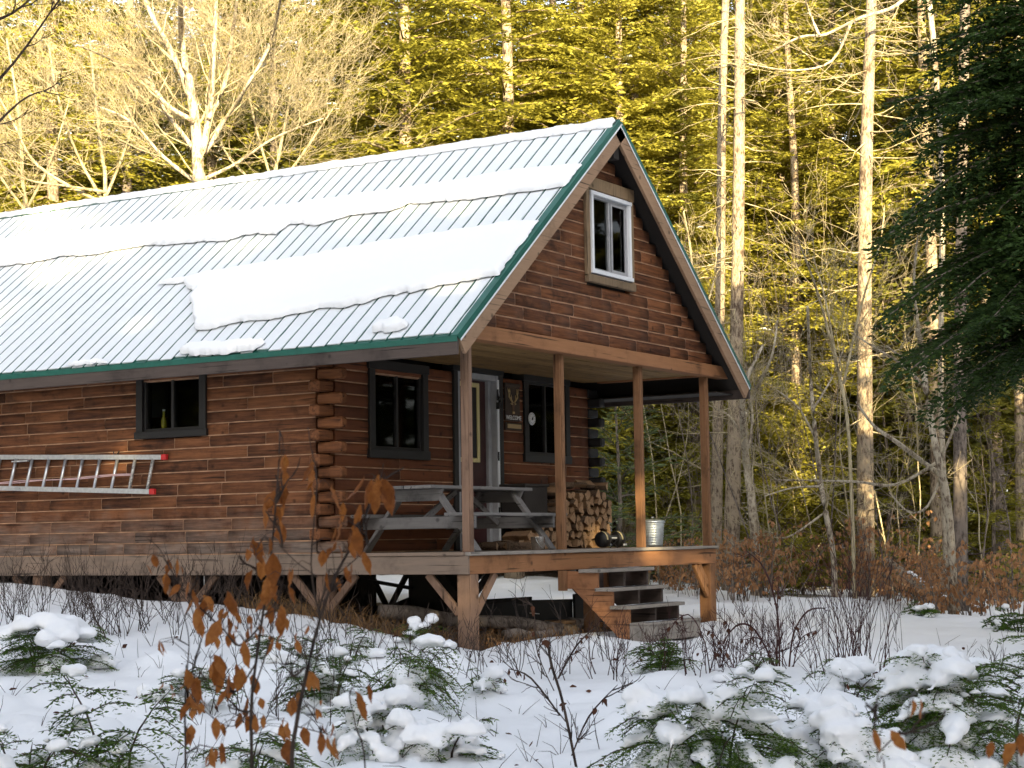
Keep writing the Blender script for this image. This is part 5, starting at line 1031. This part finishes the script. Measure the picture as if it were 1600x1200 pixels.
LV = [(483,180,60),(478,235,70),(480,290,75),(577,205,95),(583,265,70),(580,320,75),(632,300,90),(658,395,85),(410,360,90),(445,345,55),(470,410,75),(452,305,70),(375,480,90),(400,470,75),(430,460,65),(410,545,95),(443,530,100),(375,570,65),(508,570,80),(655,470,60),(700,455,85),(715,445,90),(745,510,75),(735,355,80),(750,270,100),(770,290,110),(795,275,115),(790,320,90),(818,290,115),(622,575,60),(655,590,55),(705,545,65),(680,560,60),(42,510,52),(122,525,52),(85,580,70),(90,540,50),(135,620,75),(172,645,85),(293,655,95),(210,650,60),(190,700,80),(205,745,85),(265,745,90),(290,725,60),(430,620,90),(460,640,100),(470,700,90),(475,745,80),(430,690,75),(405,740,40),(375,720,55),(345,820,95),(265,880,110),(245,860,80),(295,930,95),(320,950,75),(380,925,60),(400,985,40),(360,1000,80),(150,905,75),(170,940,90),(200,940,75),(165,985,80),(180,1010,60),(65,800,60),(75,930,35),(100,935,30),(250,1070,80),(270,1080,60),(335,1050,70),(385,1060,80),(560,910,75),(510,995,65),(715,990,95),(760,955,70),(490,1075,60),(470,1080,55),(545,1100,75),(600,1120,80),(625,1130,80),(650,1130,70),(490,1150,95),(240,1170,80),(275,1150,70),(525,770,55),(300,770,50),(320,700,45),(445,800,50),(610,500,60),(420,590,60),(360,760,50),(230,1180,60),(170,1090,70),(340,900,70),(585,1020,40)]
A_ = [(X,Y,l) for X,Y,l in LV if X < 500]; B_ = [(X,Y,l) for X,Y,l in LV if X >= 500]
front_beech(301,6.2,[([(372,1260),(370,1000),(385,850),(415,640),(440,450),(462,180),(465,70)],11),([(405,720),(330,790),(280,740),(185,650),(120,570),(65,470),(20,430)],6),([(385,850),(310,950),(270,850),(230,830)],5),([(150,1260),(148,1000),(155,880),(160,760),(130,640)],7),([(378,940),(430,780),(455,640),(480,560)],5),([(372,1000),(310,1060),(250,1040)],4),([(415,640),(390,560),(385,470)],4)],A_,'beech sapling with hanging orange-brown leaves standing in front of the corner logs, left of two')
front_beech(302,5.9,[([(505,1260),(520,1060),(560,860),(600,700),(650,560),(735,400),(770,300),(815,235),(880,195)],13),([(735,400),(800,245),(812,180)],4),([(600,700),(570,520),(590,250),(570,130),(560,60)],5),([(650,560),(740,480),(815,390)],4),([(520,1060),(600,1080),(650,1090)],4),([(755,1260),(720,1060),(700,940),(770,930)],6),([(560,860),(480,900),(430,980)],4),([(590,560),(520,510),(460,450)],4)],B_,'beech sapling with hanging orange-brown leaves and a pale forked tip, right of two')
t = front_beech(303,4.6,[([((1385-220)/.4667,1290),((1372-220)/.4667,1180),((1368-220)/.4667,1040),((1372-220)/.4667,950)],5),([((1372-220)/.4667,1150),((1420-220)/.4667,1000),((1290-220)/.4667+10,880)],4),([((1590-220)/.4667,1290),((1592-220)/.4667,1100),((1580-220)/.4667,960)],5)],
 [((1365-220)/.4667,1110,80),((1392-220)/.4667,1115,85),((1425-220)/.4667,1010,80),((1438-220)/.4667,1005,75),((1550-220)/.4667,1150,80),((1590-220)/.4667,1160,90),((1596-220)/.4667,1120,80)],'nearest beech twigs with a few hanging brown leaves at the lower right',1.)

# ================================================================== GROUND
def graded(lo, hi, d0, d1, far, gr=1.13):
    a = [lo]; 
    while a[-1] < hi: a.append(a[-1]+d0)
    s = d0
    while a[-1] < far[1]: s = min(s*gr, d1); a.append(a[-1]+s)
    s = d0; b = [lo]
    while b[-1] > far[0]: s = min(s*gr, d1); b.append(b[-1]-s)
    return np.array(b[:0:-1]+a)
xs = graded(-13,17,.11,22,(-120,420)); ys = graded(-12,9,.11,22,(-160,420)); nx, ny = len(xs), len(ys)
XX, YY = np.meshgrid(xs, ys, indexing='ij'); fx, fy = XX.ravel(), YY.ravel(); Z = np.concatenate([base_z(fx[i:i+20000],fy[i:i+20000]) for i in range(0,len(fx),20000)])
S = np.zeros(len(fx))
for i in range(len(fx)):
    x, y = fx[i], fy[i]; Z[i] += rough_z(x,y); S[i] = soil_mask(x,y)
    al = (x-CAM[0])*.85+(y-CAM[1])*.525; w = (al-34.5)/5+noise.noise((x*.6,y*.6,3.))*.9+noise.noise((x*2,y*2,8.))*.5
    S[i] = max(S[i], min(.62, max(0,w*.5)))
I = np.arange(nx*ny).reshape(nx,ny); F4 = np.stack([I[:-1,:-1],I[1:,:-1],I[1:,1:],I[:-1,1:]],-1).reshape(-1,4)
me = bpy.data.meshes.new('ground'); me.from_pydata(np.c_[fx,fy,Z].tolist(), [], F4.tolist()); me.materials.append(M['ground_snow']); me.polygons.foreach_set('use_smooth',[True]*len(me.polygons))
at_ = me.attributes.new('soil','FLOAT','POINT'); at_.data.foreach_set('value', S.astype(np.float32)); me.update()
o = bpy.data.objects.new('ground', me); C.objects.link(o); setp(o,'snowy ground with mounds, bare earth under the cabin','snow',kind='structure')

# ---------------- the rest of the clearing's edge: the wood behind the viewpoint that shades the yard
SUN_AZ, SUN_EL = YAW+R_(12), R_(16.5)
g = np.random.default_rng(9); m = MB(); Q = []
sd = np.array([math.cos(SUN_AZ),math.sin(SUN_AZ)]); pd = np.array([-sd[1],sd[0]])
src = [o for o in kinds]
qs = []
for o in (kinds[0],kinds[1],kinds[3]):
    ch = [c for c in o.children if c.name.startswith('crown')][0]; n = len(ch.data.vertices); co = np.zeros(n*3,np.float32); ch.data.vertices.foreach_get('co',co); co = co.reshape(-1,4,3)[::2]; ce = co.mean(1,keepdims=True); qs.append(ce+(co-ce)*3.0)
for row, al in enumerate((-33.5,-38)):
    for k in range(12):
        pp = -17+2.85*k+1.4*(row % 2)+g.normal(0,.5); p = sd*(al+g.normal(0,.6))+pd*pp; z = float(base_z(p[0],p[1])[0]); i = int(g.integers(0,3)); h = [21,19,20][i]; sc = (20.6+g.normal(0,.6)+1.3*row)/h; a = g.uniform(0,6.28); ca, sa = math.cos(a)*sc, math.sin(a)*sc
        q = qs[i]; r = np.empty_like(q); r[...,0] = q[...,0]*ca*1.1-q[...,1]*sa*1.1+p[0]; r[...,1] = q[...,0]*sa*1.1+q[...,1]*ca*1.1+p[1]; r[...,2] = q[...,2]*sc+z; Q.append(r)
for k in range(46):
    a = R_(-170+k*8+g.normal(0,2)); rr = 25+6*(k % 2)+g.normal(0,1); p = np.array([-2+rr*math.cos(a),-3+rr*math.sin(a)]); dd = p-CAM[:2]; dep = dd@FW[:2]; al, pp = p@sd, p@pd
    if dep > -2 and abs(FPX*(dd@RT[:2])/max(dep,.1)) < 1150+9000/max(dep,1): continue
    if al < -5 and -19 < pp < 19: continue
    z = float(base_z(p[0],p[1])[0]); i = int(g.integers(0,3)); b = g.uniform(0,6.28); ca, sa = math.cos(b)*1.15, math.sin(b)*1.15; q = qs[i]; r = np.empty_like(q); r[...,0] = q[...,0]*ca-q[...,1]*sa+p[0]; r[...,1] = q[...,0]*sa+q[...,1]*ca+p[1]; r[...,2] = q[...,2]*.85+z; Q.append(r)
Q = np.concatenate(Q); ce = Q.mean(1); dvn = np.array([math.cos(SUN_AZ)*math.cos(SUN_EL), math.sin(SUN_AZ)*math.cos(SUN_EL), -math.sin(SUN_EL)]); keep = np.ones(len(Q), bool)
for tp, rr, pr in (((2.3,-.4,-.5),.45,.55),((2.25,.03,.5),.35,.82),((4.3,.03,.3),.3,.85),((.1,-.05,-.8),.28,.85),((1.7,-1.0,-1.05),.4,.75),((.2,-.3,2.9),.4,.7),((6.2,0,-.7),.3,.8),((-.1,3.2,.3),.3,.7)):   # gaps between the boughs that let sun flecks through
    v = ce-np.array(tp); along = v@dvn; dist = np.linalg.norm(v-along[:,None]*dvn, axis=1); keep &= ~((dist < rr+.25) & (g.random(len(Q)) < pr))
o = quads('far_wood', Q[keep], 'spruce_deep', None, loc=(*(sd*-36),-1)); setp(o,'dense dark conifer wood standing across the clearing from the cabin','wood',kind='stuff')

# ================================================================== LIGHT, SKY, CAMERA
sc = bpy.context.scene
w = bpy.data.worlds.new('World'); sc.world = w; w.use_nodes = True; n = w.node_tree.nodes; l = w.node_tree.links; bg = n['Background']
sky = n.new('ShaderNodeTexSky'); sky.sky_type = 'NISHITA'; sky.sun_disc = False; sky.sun_elevation = SUN_EL; sky.sun_rotation = math.atan2(-math.cos(SUN_AZ), -math.sin(SUN_AZ)); sky.air_density = 1.0; sky.dust_density = 2.; sky.ozone_density = 1.
hs = n.new('ShaderNodeHueSaturation'); hs.inputs['Saturation'].default_value = .4; l.new(sky.outputs[0], hs.inputs['Color']); l.new(hs.outputs[0], bg.inputs[0]); bg.inputs[1].default_value = .11
sl = bpy.data.lights.new('sun','SUN'); sl.energy = 5.; sl.angle = R_(.5); sl.color = (1,.81,.44); so = bpy.data.objects.new('sun', sl); C.objects.link(so)
dv = Vector((math.cos(SUN_AZ)*math.cos(SUN_EL), math.sin(SUN_AZ)*math.cos(SUN_EL), -math.sin(SUN_EL))); so.rotation_euler = dv.to_track_quat('-Z','Y').to_euler(); so.location = (-30,-25,30)
cd = bpy.data.cameras.new('camera'); co = bpy.data.objects.new('camera', cd); C.objects.link(co); cd.sensor_width = 36; cd.lens = FPX/1600*36; cd.clip_start = .1; cd.clip_end = 2000
mw = Matrix.Identity(4)
for i in range(3): mw[i][0], mw[i][1], mw[i][2], mw[i][3] = RT[i], UP[i], -FW[i], CAM[i]
co.matrix_world = mw; sc.camera = co
cd.dof.use_dof = True; cd.dof.focus_distance = 21.5; cd.dof.aperture_fstop = 7.
sc.view_settings.view_transform = 'Standard'; sc.view_settings.look = 'None'; sc.view_settings.exposure = 2.22; sc.view_settings.gamma = 1
cy = sc.cycles; cy.max_bounces = 6; cy.diffuse_bounces = 3; cy.glossy_bounces = 3; cy.transparent_max_bounces = 8; cy.transmission_bounces = 3; cy.caustics_reflective = False; cy.caustics_refractive = False; cy.sample_clamp_indirect = 6
try: cy.use_denoising = True
except Exception: pass
